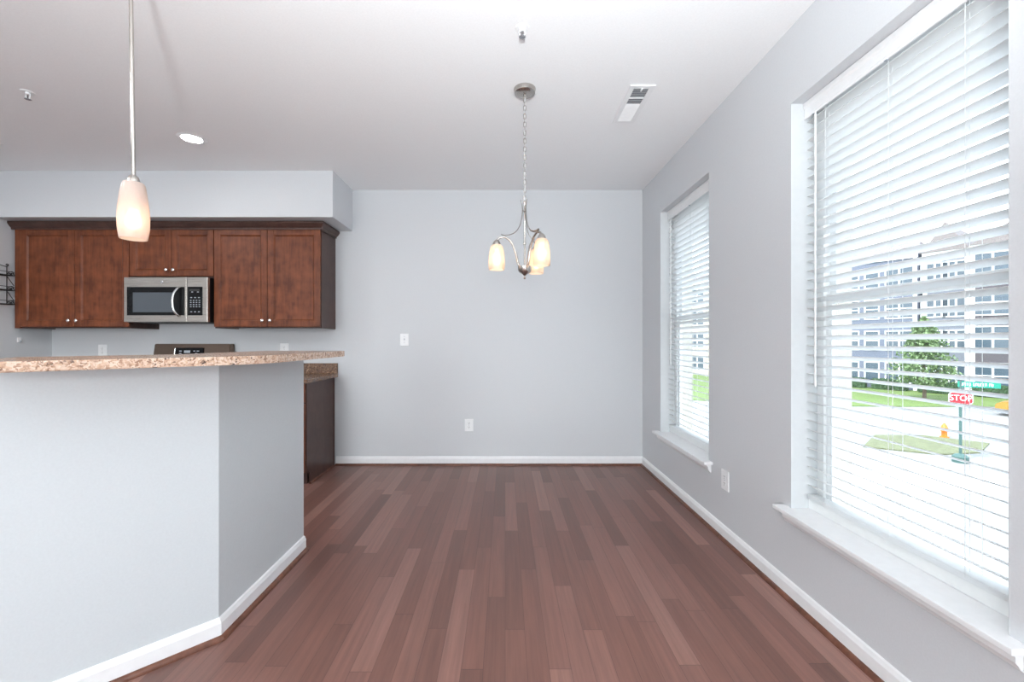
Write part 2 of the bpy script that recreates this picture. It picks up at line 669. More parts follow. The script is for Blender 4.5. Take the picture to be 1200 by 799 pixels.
# rear wall behind the camera with two windows
bm = NB()
RW = ((-3.9, -2.1), (-0.8, 1.0))
xs = [XL - 0.12, RW[0][0], RW[0][1], RW[1][0], RW[1][1], XR + WT]
for a in (0, 2, 4):
    box(bm, xs[a], xs[a + 1], YF - 0.12, YF, 0, H)
for w in RW:
    box(bm, w[0], w[1], YF - 0.12, YF, 0, 0.2)
    box(bm, w[0], w[1], YF - 0.12, YF, 2.4, H)
struct('wall_rear', bm, 'wall', 'pale grey wall behind the photographer with two windows', 'wall')
for i, w in enumerate(RW):
    r = tag(thing('window_%d' % (i + 3), None, None), 'white framed rear window behind the photographer', 'window', None, 'structure')
    bm = NB()
    for a, b in ((w[0], w[0] + .06), (w[1] - .06, w[1])):
        box(bm, a, b, YF - .09, YF - .03, .2, 2.4)
    for a, b in ((.2, .26), (2.34, 2.4), (1.28, 1.32)):
        box(bm, w[0] + .06, w[1] - .06, YF - .09, YF - .03, a, b)
    obj('window_frame', bm, 'vinyl', r)
    bm = NB()
    box(bm, w[0] + .06, w[1] - .06, YF - .065, YF - .06, .26, 2.34)
    obj('pane', bm, 'pane', r)

# soffit above the wall cabinets
SX, SY, SZ = -1.523, 3.77, 2.33
bm = NB()
box(bm, XL, SX, SY, YB, SZ, H)
struct('trim_1', bm, 'wall', 'boxed drywall soffit above the wall cabinets', 'soffit')

# half wall of the bar: 45 degree run then straight run
PX = -1.19                    # face of straight run
c0 = Vector((PX, 1.773))      # outside corner of the two faces
u45 = Vector((-1, -1)).normalized()
e0 = c0 + u45 * 0.65
TH = 0.125
k = TH * math.tan(math.radians(22.5))
ci = Vector((PX - TH, 1.773 + k))
ei = e0 + Vector((-1, 1)).normalized() * TH
HWZ = 1.144
bm = NB()
prism(bm, [e0, c0, (PX, 2.52), (PX - TH, 2.52), ci, ei], 0, HWZ)
struct('wall_peninsula', bm, 'penin', 'light grey angled half wall under the granite bar', 'half wall')

# baseboards and shoe moulding
BBP = [(0.0005, 0), (0.0145, 0), (0.0145, 0.066), (0.011, 0.074), (0.008, 0.0825), (0.0005, 0.0875)]
QRP = [(0.0146, 0)] + [(0.0146 + 0.018 * math.cos(a), 0.018 * math.sin(a)) for a in [i * PI / 12 for i in range(7)]] 


def base_run(name, qname, path, what):
    b_ = NB()
    sweep_profile(b_, BBP, path)
    struct(name, b_, 'trim', 'white baseboard along ' + what, 'baseboard')
    q_ = NB()
    sweep_profile(q_, QRP, path)
    struct(qname, q_, 'qround', 'dark brown shoe molding along ' + what, 'trim')


# 'out' is to the right of travel: travel direction is chosen so that the right side faces the room
base_run('baseboard_back', 'trim_2', [(-1.684, YB), (XR - 0.0005, YB)], 'the back wall')
base_run('baseboard_right', 'trim_3', [(XR, YB - 0.034), (XR, YF)], 'the window wall')
base_run('baseboard_peninsula', 'trim_4', [tuple(e0), tuple(c0), (PX, 2.52)], 'the angled half wall')
base_run('baseboard_left', 'trim_5', [(XL, YF), (XL, 3.55)], 'the kitchen side wall')


# ================================================================== WINDOWS
def outer_layer():
    b_ = NB()
    x0, x1 = XR + WT, XR + WT + 0.1
    ins = 0.03
    yy = [YF - 0.12, W2[0] + ins, W2[1] - ins, W1[0] + ins, W1[1] - ins, YB + 0.12]
    for a, c in ((0, 1), (2, 3), (4, 5)):
        box(b_, x0, x1, yy[a], yy[c], -3.4, H + .15)
    for w in (W1, W2):
        box(b_, x0, x1, w[0] + ins, w[1] - ins, -3.4, WB + 0.02)
        box(b_, x0, x1, w[0] + ins, w[1] - ins, WTOP - ins, H + .15)
    struct('wall_exterior', b_, 'brick', 'pale tan outer cladding around the windows', 'wall')


outer_layer()
STZ = 0.435                    # top of the stool
GX = 1.515                     # glass plane


def window(idx, w, what):
    r = tag(thing('window_%d' % idx, None, None), 'white double hung window, the ' + what, 'window', None, 'structure')
    y0, y1 = w
    # drywall returns
    b_ = NB()
    t = 0.004
    box(b_, XR - 0.0005, XR + WT, y0, y0 + t, WB, WTOP)
    box(b_, XR - 0.0005, XR + WT, y1 - t, y1, WB, WTOP)
    obj('jamb', b_, 'jamb', r)
    b_ = NB()
    box(b_, XR - 0.0005, XR + WT, y0 + t, y1 - t, WTOP - t, WTOP)
    obj('head_jamb', b_, 'wall', r)
    # vinyl frame
    fx0, fx1 = GX - 0.02, GX + 0.03
    b_ = NB()
    fw = 0.045
    for a, c in ((y0 + t, y0 + fw), (y1 - fw, y1 - t)):
        box(b_, fx0, fx1, a, c, STZ, WTOP - t, 0.002)
    box(b_, fx0, fx1, y0 + fw, y1 - fw, WTOP - fw, WTOP - t, 0.002)
    box(b_, fx0, fx1, y0 + fw, y1 - fw, STZ, STZ + 0.028, 0.002)
    obj('window_frame', b_, 'vinyl', r)
    b_ = NB()                                       # riser under the blind
    box(b_, 1.452, GX - 0.02, y0 + t, y1 - t, STZ + 0.0005, STZ + 0.048, 0.003)
    obj('sill_riser', b_, 'vinyl', r)
    MZ = 1.432
    for (za, zb, dx, nm) in ((STZ + 0.028, MZ + 0.022, -0.008, 'lower_sash'), (MZ - 0.022, WTOP - fw, 0.012, 'upper_sash')):
        b_ = NB()
        sx0, sx1 = GX + dx, GX + dx + 0.018
        sw = 0.035
        box(b_, sx0, sx1, y0 + fw, y0 + fw + sw, za, zb, 0.002)
        box(b_, sx0, sx1, y1 - fw - sw, y1 - fw, za, zb, 0.002)
        box(b_, sx0, sx1, y0 + fw + sw, y1 - fw - sw, za, za + 0.034, 0.002)
        box(b_, sx0, sx1, y0 + fw + sw, y1 - fw - sw, zb - 0.044, zb, 0.002)
        s = obj(nm, b_, 'vinyl', r)
        b_ = NB()
        box(b_, sx0 + 0.007, sx0 + 0.011, y0 + fw + sw, y1 - fw - sw, za + 0.034, zb - 0.044)
        obj('pane', b_, 'pane', s)
    # stool and apron
    hr = 0.05
    nose = 0.056
    b_ = NB()
    prism(b_, [(XR - nose, y0 - hr), (XR - nose, y1 + hr), (XR - 0.0005, y1 + hr), (XR - 0.0005, y1 - 0.0045), (GX - 0.02, y1 - 0.0045),
               (GX - 0.02, y0 + 0.0045), (XR - 0.0005, y0 + 0.0045), (XR - 0.0005, y0 - hr)][::-1], STZ - 0.019, STZ, 0.003)
    obj('window_sill', b_, 'trim', r)
    b_ = NB()
    prof = [(0.0005, STZ - 0.0195), (0.030, STZ - 0.0195), (0.030, STZ - 0.030), (0.022, STZ - 0.036), (0.022, STZ - 0.052),
            (0.014, STZ - 0.060), (0.008, STZ - 0.072), (0.0005, STZ - 0.076)]
    sweep_profile(b_, prof, [(XR, y1 + hr - 0.02), (XR, y0 - hr + 0.02)])
    obj('window_apron', b_, 'trim', r)


window(1, W1, 'far one next to the back wall')
window(2, W2, 'near one with a stop sign beyond')

# ---- blinds
BX = 1.466                     # centre line of the slats
TILT = math.radians(19)


def blind(w, label):
    y0, y1 = w[0] + 0.007, w[1] - 0.007
    r = thing('window_blind', label, 'window blind', (BX, (y0 + y1) / 2, STZ), group='window blinds')
    L = (y1 - y0) / 2

    def part(name, b_, mat, smooth=False, parent=r):
        return obj(name, b_, mat, parent, smooth=smooth)
    top = WTOP - 0.006 - STZ
    b_ = NB()
    box(b_, -0.024, 0.024, -L + .004, L - .004, top - 0.05, top - 0.004, 0.002)
    part('head_rail', b_, 'slat')
    b_ = NB()                                         # valance with a moulded face
    prof = [(-0.028, top), (-0.040, top), (-0.040, top - 0.02), (-0.034, top - 0.030), (-0.034, top - 0.062),
            (-0.0375, top - 0.070), (-0.0355, top - 0.078), (-0.028, top - 0.078)]
    lo = [b_.verts.new((x, -L, z)) for x, z in prof]
    hi = [b_.verts.new((x, L, z)) for x, z in prof]
    for i in range(len(prof)):
        j = (i + 1) % len(prof)
        b_.faces.new((lo[i], lo[j], hi[j], hi[i]))
    b_.faces.new(lo)
    b_.faces.new(hi)
    part('valance', b_, 'trim')
    for yy in (-L + .06, 0.0, L - .06):
        b_ = NB()
        box(b_, -0.0395, -0.030, yy - .006, yy + .006, top - 0.0815, top - 0.0785, 0.0008)
        part('valance_clip', b_, 'grey')
    # slats, each a shallow crowned strip tilted with the room edge up
    zb, zt = 0.105, top - 0.085
    n = int((zt - zb) / 0.0444) + 1
    b_ = NB()
    hw, th = 0.025, 0.0013
    for i in range(n):
        zc = zb + i * 0.0444
        prof = []
        for s_ in (1, -1):
            for k_ in range(6):
                a = -1 + 2 * k_ / 5
                if s_ < 0:
                    a = -a
                x = a * hw
                z = 0.0022 * (1 - a * a) + s_ * th
                prof.append((x * math.cos(TILT) + z * math.sin(TILT), -x * math.sin(TILT) + z * math.cos(TILT)))
        lo = [b_.verts.new((x, -L + .002, zc + z)) for x, z in prof]
        hi = [b_.verts.new((x, L - .002, zc + z)) for x, z in prof]
        for q in range(len(prof)):
            j = (q + 1) % len(prof)
            b_.faces.new((lo[q], lo[j], hi[j], hi[q]))
        b_.faces.new(lo)
        b_.faces.new(hi)
    part('slats', b_, 'slat')
    b_ = NB()
    box(b_, -0.025, 0.025, -L + .005, L - .005, 0.049, 0.070, 0.004)
    part('bottom_rail', b_, 'slat')
    for yy in (-0.61 * L / 0.87 * 0.87 + 0.0, 0.0, 0.72 * L):
        b_ = NB()
        for xx in (-0.027, 0.027):
            tube(b_, [(xx, yy, 0.06), (xx, yy, top - 0.04)], 0.0009, 6)
        tube(b_, [(0, yy + .012, 0.06), (0, yy + .012, top - 0.04)], 0.0008, 6)
        part('ladder_cord', b_, 'cord')
    b_ = NB()
    yy = L - 0.075
    tube(b_, [(-0.036, yy, top - 0.075), (-0.037, yy, top - 0.10), (-0.037, yy, 1.05 - STZ)], 0.0042, 10)
    lathe(b_, [(0, 0), (0.005, 0.004), (0.0055, 0.03), (0.0042, 0.036)], (-0.037, yy, 1.05 - STZ - 0.03), 10)
    part('tilt_wand', b_, 'cord', True)
    return r


blind(W1, 'white slatted blind in the far window beside the back wall')
blind(W2, 'white slatted blind in the near window facing the stop sign')

# ================================================================== UPPER CABINETS
CF = 3.91          # door face plane
CBZ, CTZ = 1.352, 2.266


def shaker_door(parent, x0, x1, z0, z1, yf, knob_x, knob_z, fr=0.057, y_ref=0.0):
    """Shaker door: bevelled frame with a recessed flat panel; front face at y = yf (facing -Y)."""
    b_ = NB()
    t = 0.019
    for a, c, d, e in ((x0, x0 + fr, z0, z1), (x1 - fr, x1, z0, z1), (x0 + fr, x1 - fr, z0, z0 + fr), (x0 + fr, x1 - fr, z1 - fr, z1)):
        box(b_, a, c, yf, yf + t, d, e, 0.003)
    d_ = obj('door', b_, 'cab', parent)
    b_ = NB()
    # recessed flat panel with a sloping border
    g = 0.010
    o_ = [b_.verts.new(p) for p in ((x0 + fr, yf + .002, z0 + fr), (x1 - fr, yf + .002, z0 + fr), (x1 - fr, yf + .002, z1 - fr), (x0 + fr, yf + .002, z1 - fr))]
    i_ = [b_.verts.new(p) for p in ((x0 + fr + g, yf + .011, z0 + fr + g), (x1 - fr - g, yf + .011, z0 + fr + g),
                                    (x1 - fr - g, yf + .011, z1 - fr - g), (x0 + fr + g, yf + .011, z1 - fr - g))]
    k_ = [b_.verts.new(p) for p in ((x0 + fr, yf + .017, z0 + fr), (x1 - fr, yf + .017, z0 + fr), (x1 - fr, yf + .017, z1 - fr), (x0 + fr, yf + .017, z1 - fr))]
    b_.faces.new(i_)
    b_.faces.new(k_)
    for q_ in range(4):
        w_ = (q_ + 1) % 4
        b_.faces.new((o_[q_], o_[w_], i_[w_], i_[q_]))
        b_.faces.new((o_[q_], o_[w_], k_[w_], k_[q_]))
    obj('door_panel', b_, 'cab', d_)
    b_ = NB()
    lathe(b_, [(0, 0.0), (0.0065, 0.0), (0.005, -0.012), (0.009, -0.017), (0.0145, -0.022), (0.0145, -0.026), (0.010, -0.030), (0, -0.031)],
          (knob_x, yf, knob_z), 18, 'Y', cap=False)
    obj('knob', b_, 'chrome', d_, smooth=True)


def upper_cabinet(x0, x1, z0, z1, doors, label, filler=None):
    r = thing('wall_cabinet', label, 'cabinet', (x0, CF, z0))
    b_ = NB()
    yb = YB - CF - 0.001
    y0 = 0.0205
    W, Hh = x1 - x0, z1 - z0
    t = 0.016
    box(b_, 0, t, y0, yb, 0, Hh)
    box(b_, W - t, W, y0, yb, 0, Hh)
    box(b_, t, W - t, y0, yb, 0.012, 0.028)
    box(b_, t, W - t, y0, yb, Hh - t, Hh)
    box(b_, t, W - t, yb - .006, yb, 0.028, Hh - t)
    box(b_, t, W - t, y0, y0 + .018, 0, 0.04)
    box(b_, t, W - t, y0, y0 + .018, Hh - 0.04, Hh - t)
    box(b_, t, t + .03, y0, y0 + .018, .04, Hh - .04)
    box(b_, W - t - .03, W - t, y0, y0 + .018, .04, Hh - .04)
    obj('cabinet_body', b_, 'cabdark', r)
    if filler:
        b_ = NB()
        box(b_, filler[0] - x0, filler[1] - x0, 0.003, 0.020, 0, Hh, 0.001)
        obj('filler_strip', b_, 'cab', r)
    for (a, c, kx) in doors:
        shaker_door(r, a - x0 + .002, c - x0 - .002, 0.014, Hh - 0.004, 0.0, kx - x0, 0.07)
    return r


upper_cabinet(-4.497, -3.449, CBZ, CTZ, [(-4.447, -3.948, -3.984), (-3.948, -3.449, -3.912)],
              'tall two door brown wall cabinet beside the iron rack', filler=(-4.497, -4.447))
upper_cabinet(-3.446, -2.674, 1.815, CTZ, [(-3.446, -3.060, -3.092), (-3.060, -2.674, -3.028)],
              'short two door brown wall cabinet directly above the microwave')
upper_cabinet(-2.671, -1.691, CBZ, CTZ, [(-2.671, -2.181, -2.217), (-2.181, -1.694, -2.146)],
              'tall two door brown wall cabinet at the open dining end of the row')

bm = NB()
prof = [(0.0005, CTZ - 0.012), (0.010, CTZ - 0.012), (0.012, CTZ + 0.004), (0.024, CTZ + 0.014), (0.036, CTZ + 0.032), (0.042, CTZ + 0.040),
        (0.042, CTZ + 0.056), (0.0005, CTZ + 0.056)]
sweep_profile(bm, prof, [(-4.515, CF - 0.001), (-1.690, CF - 0.001), (-1.690, YB - 0.002)])
tag(obj('crown_molding', bm, 'cabdark'), 'dark brown crown molding along the tops of the wall cabinets', 'molding')

# ================================================================== MICROWAVE
MX0, MX1, MY, MZ0, MZ1 = -3.437, -2.682, 3.845, 1.404, 1.812
r = thing('microwave', 'stainless over the range microwave with black window and curved handle', 'microwave', (MX0, MY, MZ0))
W, Hh = MX1 - MX0, MZ1 - MZ0
bm = NB()
box(bm, 0.004, W - 0.004, 0.035, YB - MY - 0.002, 0.0, Hh, 0.004)
obj('microwave_body', bm, 'black', r)
DW = 0.565
bm = NB()
box(bm, 0, DW, 0, 0.034, 0.002, Hh - 0.002, 0.004)
d = obj('door', bm, 'steel', r)
bm = NB()
box(bm, 0.030, DW - 0.018, -0.003, 0.0005, 0.062, Hh - 0.090, 0.001)
g = obj('door_glass', bm, 'blackglass', d)
bm = NB()
box(bm, 0.085, DW - 0.120, -0.0045, -0.003, 0.090, Hh - 0.140, 0.0005)
obj('window_mesh', bm, 'meshwin', d)
bm = NB()
hx = DW - 0.060
pts = [(hx, -0.002, Hh - 0.095), (hx - .004, -0.026, Hh - 0.11), (hx - 0.020, -0.046, Hh - 0.155), (hx - 0.026, -0.052, Hh * 0.5 - .015),
       (hx - 0.020, -0.046, 0.110), (hx - .004, -0.026, 0.068), (hx, -0.002, 0.056)]
tube(bm, smooth_path(pts, 6), 0.010, 12)
obj('handle', bm, 'chrome', d, smooth=True)
bm = NB()
box(bm, DW + 0.003, W, 0, 0.034, 0.002, Hh - 0.002, 0.004)
cp = obj('control_panel', bm, 'steel', r)
bm = NB()
box(bm, DW + 0.012, W - 0.045, -0.003, 0.0005, 0.062, Hh - 0.088, 0.001)
obj('keypad', bm, 'blackglass', cp)
bm = NB()
box(bm, DW + .030, W - .070, -0.004, -0.003, Hh - 0.128, Hh - 0.108)
obj('clock_display', bm, M['black'], cp)
kx0 = DW + 0.028
for rr_, (zz, n) in enumerate(((0.272, 2), (0.222, 3), (0.197, 4), (0.178, 4), (0.159, 4), (0.140, 4), (0.094, 3))):
    for c in range(n):
        span = W - 0.058 - kx0
        xx = kx0 + span * (c + 0.5) / n
        bm = NB()
        hw = 0.0065 if n == 4 else 0.008
        box(bm, xx - hw, xx + hw, -0.0042, -0.003, zz - 0.0035, zz + 0.0035)
        obj('button', bm, 'grey', cp)
# round badge with a script-like monogram
bm = NB()
lathe(bm, [(0, -0.003), (0.0135, -0.003), (0.0150, -0.0015), (0.0150, 0)], (0.345, 0, Hh - 0.046), 28, 'Y', cap=False)
bd = obj('round_badge', bm, 'chrome', d, smooth=True)
bm = NB()
cx, cz = 0.345, Hh - 0.046
tube(bm, [(cx + 0.0115 * math.cos(a), -0.0034, cz + 0.0115 * math.sin(a)) for a in [2 * PI * i / 24 for i in range(24)]], 0.0008, 6, closed=True)
tube(bm, smooth_path([(cx - .001, -.0034, cz + .005), (cx - .006, -.0034, cz + .004), (cx - .007, -.0034, cz - .003), (cx - .003, -.0034, cz - .005), (cx - .001, -.0034, cz), (cx - .003, -.0034, cz - .008)], 5), 0.0008, 6)
tube(bm, smooth_path([(cx + .006, -.0034, cz + .005), (cx + .002, -.0034, cz + .004), (cx + .004, -.0034, cz), (cx + .001, -.0034, cz - .004), (cx + .007, -.0034, cz - .005)], 5), 0.0008, 6)
obj('monogram', bm, 'black', bd)
bm = NB()
for i in range(14):
    box(bm, 0.05 + i * 0.047, 0.085 + i * 0.047, 0.06, 0.28, -0.004, -0.0005)
obj('bottom_vent', bm, 'black', r)

# ================================================================== RANGE
r = thing('range', 'stainless electric range standing behind the bar under the microwave', 'range', (-3.437, 3.60, 0))
W = 0.755
bm = NB()
box(bm, 0.002, W - 0.002, 0.03, 0.645, 0.06, 0.900, 0.003)
box(bm, 0.03, W - .03, 0.07, 0.62, 0.0, 0.06)
obj('range_body', bm, 'black', r)
bm = NB()
box(bm, 0, W, 0.0, 0.56, 0.9005, 0.918, 0.003)
ct = obj('cooktop', bm, 'blackglass', r)
for (bx, by, br) in ((0.19, 0.15, .10), (0.57, 0.15, .085), (0.19, 0.42, .085), (0.57, 0.42, .10)):
    bm = NB()
    lathe(bm, [(br - .004, .9182), (br, .9182), (br, .9188), (br - .004, .9188), (br - .004, .9182)], (bx, by, 0), 32, cap=False)
    obj('burner_ring', bm, 'grey', ct)
bm = NB()
box(bm, 0.004, W - 0.004, 0.0, 0.029, 0.26, 0.76, 0.004)
od = obj('oven_door', bm, 'steel', r)
bm = NB()
box(bm, 0.10, W - 0.10, -0.002, 0.0005, 0.34, 0.64, 0.001)
obj('oven_window', bm, 'blackglass', od)
bm = NB()
tube(bm, [(0.06, 0, .715), (0.06, -.045, .715), (W - .06, -.045, .715), (W - .06, 0, .715)], 0.010, 10)
obj('handle', bm, 'chrome', od, smooth=True)
bm = NB()
box(bm, 0.004, W - 0.004, 0.0, 0.029, 0.07, 0.25, 0.004)
obj('drawer', bm, 'steel', r)
bm = NB()                                             # sloped back guard
lo = [(0.0, 0.53), (W, 0.53), (W, 0.640), (0.0, 0.640)]
hi = [(0.006, 0.575), (W - 0.006, 0.575), (W - 0.006, 0.640), (0.006, 0.640)]
v0 = [bm.verts.new((x, y, 0.9185)) for x, y in lo]
v1 = [bm.verts.new((x, y, 1.207)) for x, y in hi]
bm.faces.new(v0)
bm.faces.new(v1)
for i in range(4):
    bm.faces.new((v0[i], v0[(i + 1) % 4], v1[(i + 1) % 4], v1[i]))
bmesh.ops.bevel(bm, geom=bm.edges[:], offset=0.006, segments=2, affect='EDGES')
bgd = obj('back_guard', bm, 'reflectsteel', r)
sl = math.atan2(0.045, 0.2885)
bm = NB()
box(bm, -0.135, 0.135, -0.002, 0.002, -0.045, 0.045, 0.001)
cpd = obj('clock_panel', bm, 'blackglass', bgd, loc=(0.36, 0.5555, 1.125), rot=(-sl, 0, 0))
for (xx, zz, w_, h_) in ((-0.085, .012, .012, .004), (-0.02, .006, .03, .012), (0.05, .012, .010, .004), (0.085, .012, .012, .004), (-.085, -.012, .012, .004), (.07, -.012, .012, .004)):
    bm = NB()
    box(bm, xx - w_, xx + w_, -0.003, -0.002, zz - h_, zz + h_)
    obj('display_marking', bm, 'grey', bgd, loc=(0.36, 0.5555, 1.125), rot=(-sl, 0, 0))
bm = NB()
tube(bm, [(0.36 - .145, .553 + .0, 1.085), (0.36 - .140, .560, 1.165)], 0.003, 8)
obj('trim_strip', bm, 'chrome', bgd)
for xx in (0.08, 0.16, 0.60, 0.68):
    bm = NB()
    lathe(bm, [(0, -0.03), (0.017, -0.03), (0.02, -0.02), (0.022, 0), (0, 0)], (xx, 0.551, 1.03), 20, 'Y', cap=False)
    obj('knob', bm, 'steel', bgd, smooth=True)

# ================================================================== BASE CABINETS AND WORKTOP
def base_cabinet(x0, x1, label, ndoors, end=None):
    yf = 3.615
    r = thing('base_cabinet', label, 'cabinet', (x0, yf, 0))
    W = x1 - x0
    yb = YB - yf - 0.036
    b_ = NB()
    box(b_, 0, W, 0.0205, yb, 0.102, 0.876)
    box(b_, 0.0, W - 0.018 if end else W, 0.078, yb - .01, 0.0, 0.102)
    obj('cabinet_body', b_, 'cabdark', r)
    if end:
        b_ = NB()
        prism(b_, [(0.0205, 0.1025), (0.0205, 0.875), (yb, 0.875), (yb, 0.0), (0.078, 0.0), (0.078, 0.1025)], 0, 0.008)
        for v in b_.verts:
            v.co = Vector((W + v.co.z + 0.0002, v.co.x, v.co.y))
        # closing batten at the wall end
        box(b_, W + .008, W + .013, yb - .022, yb, 0, 0.875)
        obj('end_panel', b_, 'cabdark', r)
        b_ = NB()
        sweep_profile(b_, [(0.0, 0.0), (0.012, 0.0), (0.010, 0.012), (0.0, 0.018)], [(W + 0.0085, yb), (W + 0.0085, 0.075)])
        for v in b_.verts:
            v.co.x = 2 * (W + .0085) - v.co.x if v.co.x < W + .008 else v.co.x
        obj('shoe_strip', b_, 'qround', r)
    for i in range(ndoors):
        a, c = W * i / ndoors, W * (i + 1) / ndoors
        shaker_door(r, a + .002, c - .002, 0.115, 0.700, 0.0, (c - .035) if i % 2 == 0 else (a + .035), 0.66)
        b_ = NB()
        box(b_, a + .002, c - .002, 0, 0.019, 0.712, 0.868, 0.002)
        dr = obj('drawer', b_, 'cab', r)
        b_ = NB()
        lathe(b_, [(0, 0.0), (0.0065, 0.0), (0.005, -0.012), (0.0145, -0.022), (0.0145, -0.026), (0, -0.031)], ((a + c) / 2, 0, .79), 18, 'Y', cap=False)
        obj('knob', b_, 'chrome', dr, smooth=True)
    return r


base_cabinet(-4.515, -3.444, 'brown base cabinet in the kitchen corner behind the bar', 2)
base_cabinet(-2.676, -1.698, 'dark brown base cabinet with plain end panel facing the dining area', 2, end=True)


def worktop(x0, x1, label, over_end):
    r = thing('granite_worktop', label, 'countertop', (x0, 3.59, 0.8765))
    W = x1 - x0
    b_ = NB()
    prism(b_, [(0, 0), (W, 0), (W, YB - 3.59 - .001), (0, YB - 3.59 - .001)], 0, 0.034, 0.004)
    obj('worktop_slab', b_, 'granite2', r)
    b_ = NB()
    box(b_, 0, W - 0.0, YB - 3.59 - .022, YB - 3.59 - .001, 0.0345, 0.138, 0.002)
    obj('backsplash', b_, 'granite2', r)


worktop(-4.517, -3.440, 'brown granite worktop in the kitchen corner beside the range', False)
worktop(-2.680, -1.666, 'brown granite worktop with short backsplash on the end base cabinet', True)

# ================================================================== BAR TOP
ZT = 1.177
OV = 0.245
q = OV * math.tan(math.radians(22.5))
fc = Vector((PX + OV, 1.773 - q))                    # front corner
WD = 0.478
kb = (WD - OV)
bc = Vector((PX - kb, 1.773 + kb * math.tan(math.radians(22.5))))
nrm = Vector((1, -1)).normalized()
bl = Vector((-1.735, 1.495))                         # back left corner
tb = (bl - bc).dot(u45)
bl = bc + u45 * tb
fl = bl + nrm * WD + u45 * 0.06
END = 2.535


def rounded(p0, p1, p2, r_, n=6):
    """Fillet p1 between p0 and p2."""
    a = (Vector(p0) - Vector(p1)).normalized()
    b = (Vector(p2) - Vector(p1)).normalized()
    ang = a.angle(b)
    d_ = r_ / math.tan(ang / 2)
    s, e = Vector(p1) + a * d_, Vector(p1) + b * d_
    c = Vector(p1) + (a + b).normalized() * (r_ / math.sin(ang / 2))
    v0, v1 = s - c, e - c
    out = []
    for i in range(n + 1):
        v = v0.lerp(v1, i / n).normalized() * r_
        out.append(c + v)
    return out


outl = [fl]
outl += rounded(fl, fc, (fc.x, END), 0.35, 8)
outl += rounded(fc, (fc.x, END), (bc.x, END), 0.03, 5)
outl += rounded((fc.x, END), (bc.x, END), bc, 0.02, 3)
outl += [bc, bl]
bm = NB()
prism(bm, [tuple(p) for p in outl], HWZ + 0.001, ZT, 0.005)
tag(obj('bar_countertop', bm, 'granite'), 'beige speckled granite bar top on the angled half wall', 'countertop')

# ================================================================== IRON RACK ON THE LEFT WALL
RY = 3.862
r = thing('wall_rack', 'black wrought iron three tier rack with scrolled ends on the kitchen side wall', 'rack', (XL, RY, 1.565))
LEN, PR, BW = 0.52, 0.078, 0.009
levels = (0.0, 0.127, 0.260)
for yy in (0.0, -LEN):
    bm = NB()
    tube(bm, [(BW, yy, -0.004), (BW, yy, 0.345)], 0.0032, 8)
    obj('upright', bm, 'iron', r)
    bm = NB()
    tube(bm, [(BW + 0.002 + 0.013 * (1 - i / 40) * math.cos(-PI / 2 + 2 * PI * i / 16), yy, 0.358 + 0.013 * (1 - i / 40) * math.sin(-PI / 2 + 2 * PI * i / 16)) for i in range(24)], 0.0026, 6)
    obj('scroll', bm, 'iron', r)
bm = NB()
tube(bm, smooth_path([(BW, 0, 0.340), (BW, -.05, 0.352), (BW, -.15, 0.372), (BW, -LEN / 2, 0.40), (BW, -LEN + .15, 0.372), (BW, -LEN + .05, 0.352), (BW, -LEN, 0.340)], 6), 0.003, 6)
obj('arched_top', bm, 'iron', r)
for zz in levels:
    bm = NB()
    tube(bm, [(BW, -LEN, zz), (PR, -LEN, zz), (PR, 0, zz), (BW, 0, zz)], 0.0042, 8, closed=True)
    tube(bm, [(PR, -LEN, zz + .036), (PR, 0, zz + .030)], 0.0026, 6)
    for i in range(1, 4):
        xx = BW + (PR - BW) * i / 4
        tube(bm, [(xx, -LEN, zz), (xx, 0, zz)], 0.0018, 6)
    sh = obj('shelf', bm, 'iron', r)
    for yy in (0.0, -LEN):
        bm = NB()                                    # two curls under an arched bar close each end
        for cx_, sgn in ((BW + .025, 1), (BW + .050, -1)):
            tube(bm, [(cx_ + sgn * 0.0125 * (1 - i / 36) * math.cos(-PI / 2 + 2 * PI * i / 16), yy, zz + .016 + 0.0125 * (1 - i / 36) * math.sin(-PI / 2 + 2 * PI * i / 16)) for i in range(26)], 0.0022, 6)
        tube(bm, smooth_path([(BW, yy, zz + .012), (BW + .018, yy, zz + .032), (BW + .036, yy, zz + .037), (PR - .012, yy, zz + .033), (PR, yy, zz + .003)], 5), 0.0026, 6)
        obj('scroll', bm, 'iron', sh)
for zz in levels[1:]:
    bm = NB()
    tube(bm, [(BW + .004, 0.0, zz - 0.008), (PR - .004, 0.0, zz - 0.092)], 0.0026, 6)
    obj('brace', bm, 'iron', r)

# small hook on the left wall
r = thing('wall_hook', 'tiny white hook on the kitchen side wall under the wall cabinet', 'hook', (XL, 3.965, 1.245))
bm = NB()
box(bm, 0.0005, 0.008, -0.016, 0.016, -0.022, 0.022, 0.004)
obj('hook_plate', bm, 'white', r)
bm = NB()
tube(bm, smooth_path([(0.006, 0, -0.002), (0.014, 0, -0.014), (0.022, 0, -0.014), (0.024, 0, -0.004)], 5), 0.003, 8)
obj('hook_arm', bm, 'grey', r, smooth=True)


# ================================================================== OUTLETS AND SWITCH
def plate_bm():
    b_ = NB()
    box(b_, -0.043, 0.043, -0.007, -0.0005, -0.061, 0.061, 0.003)
    return b_


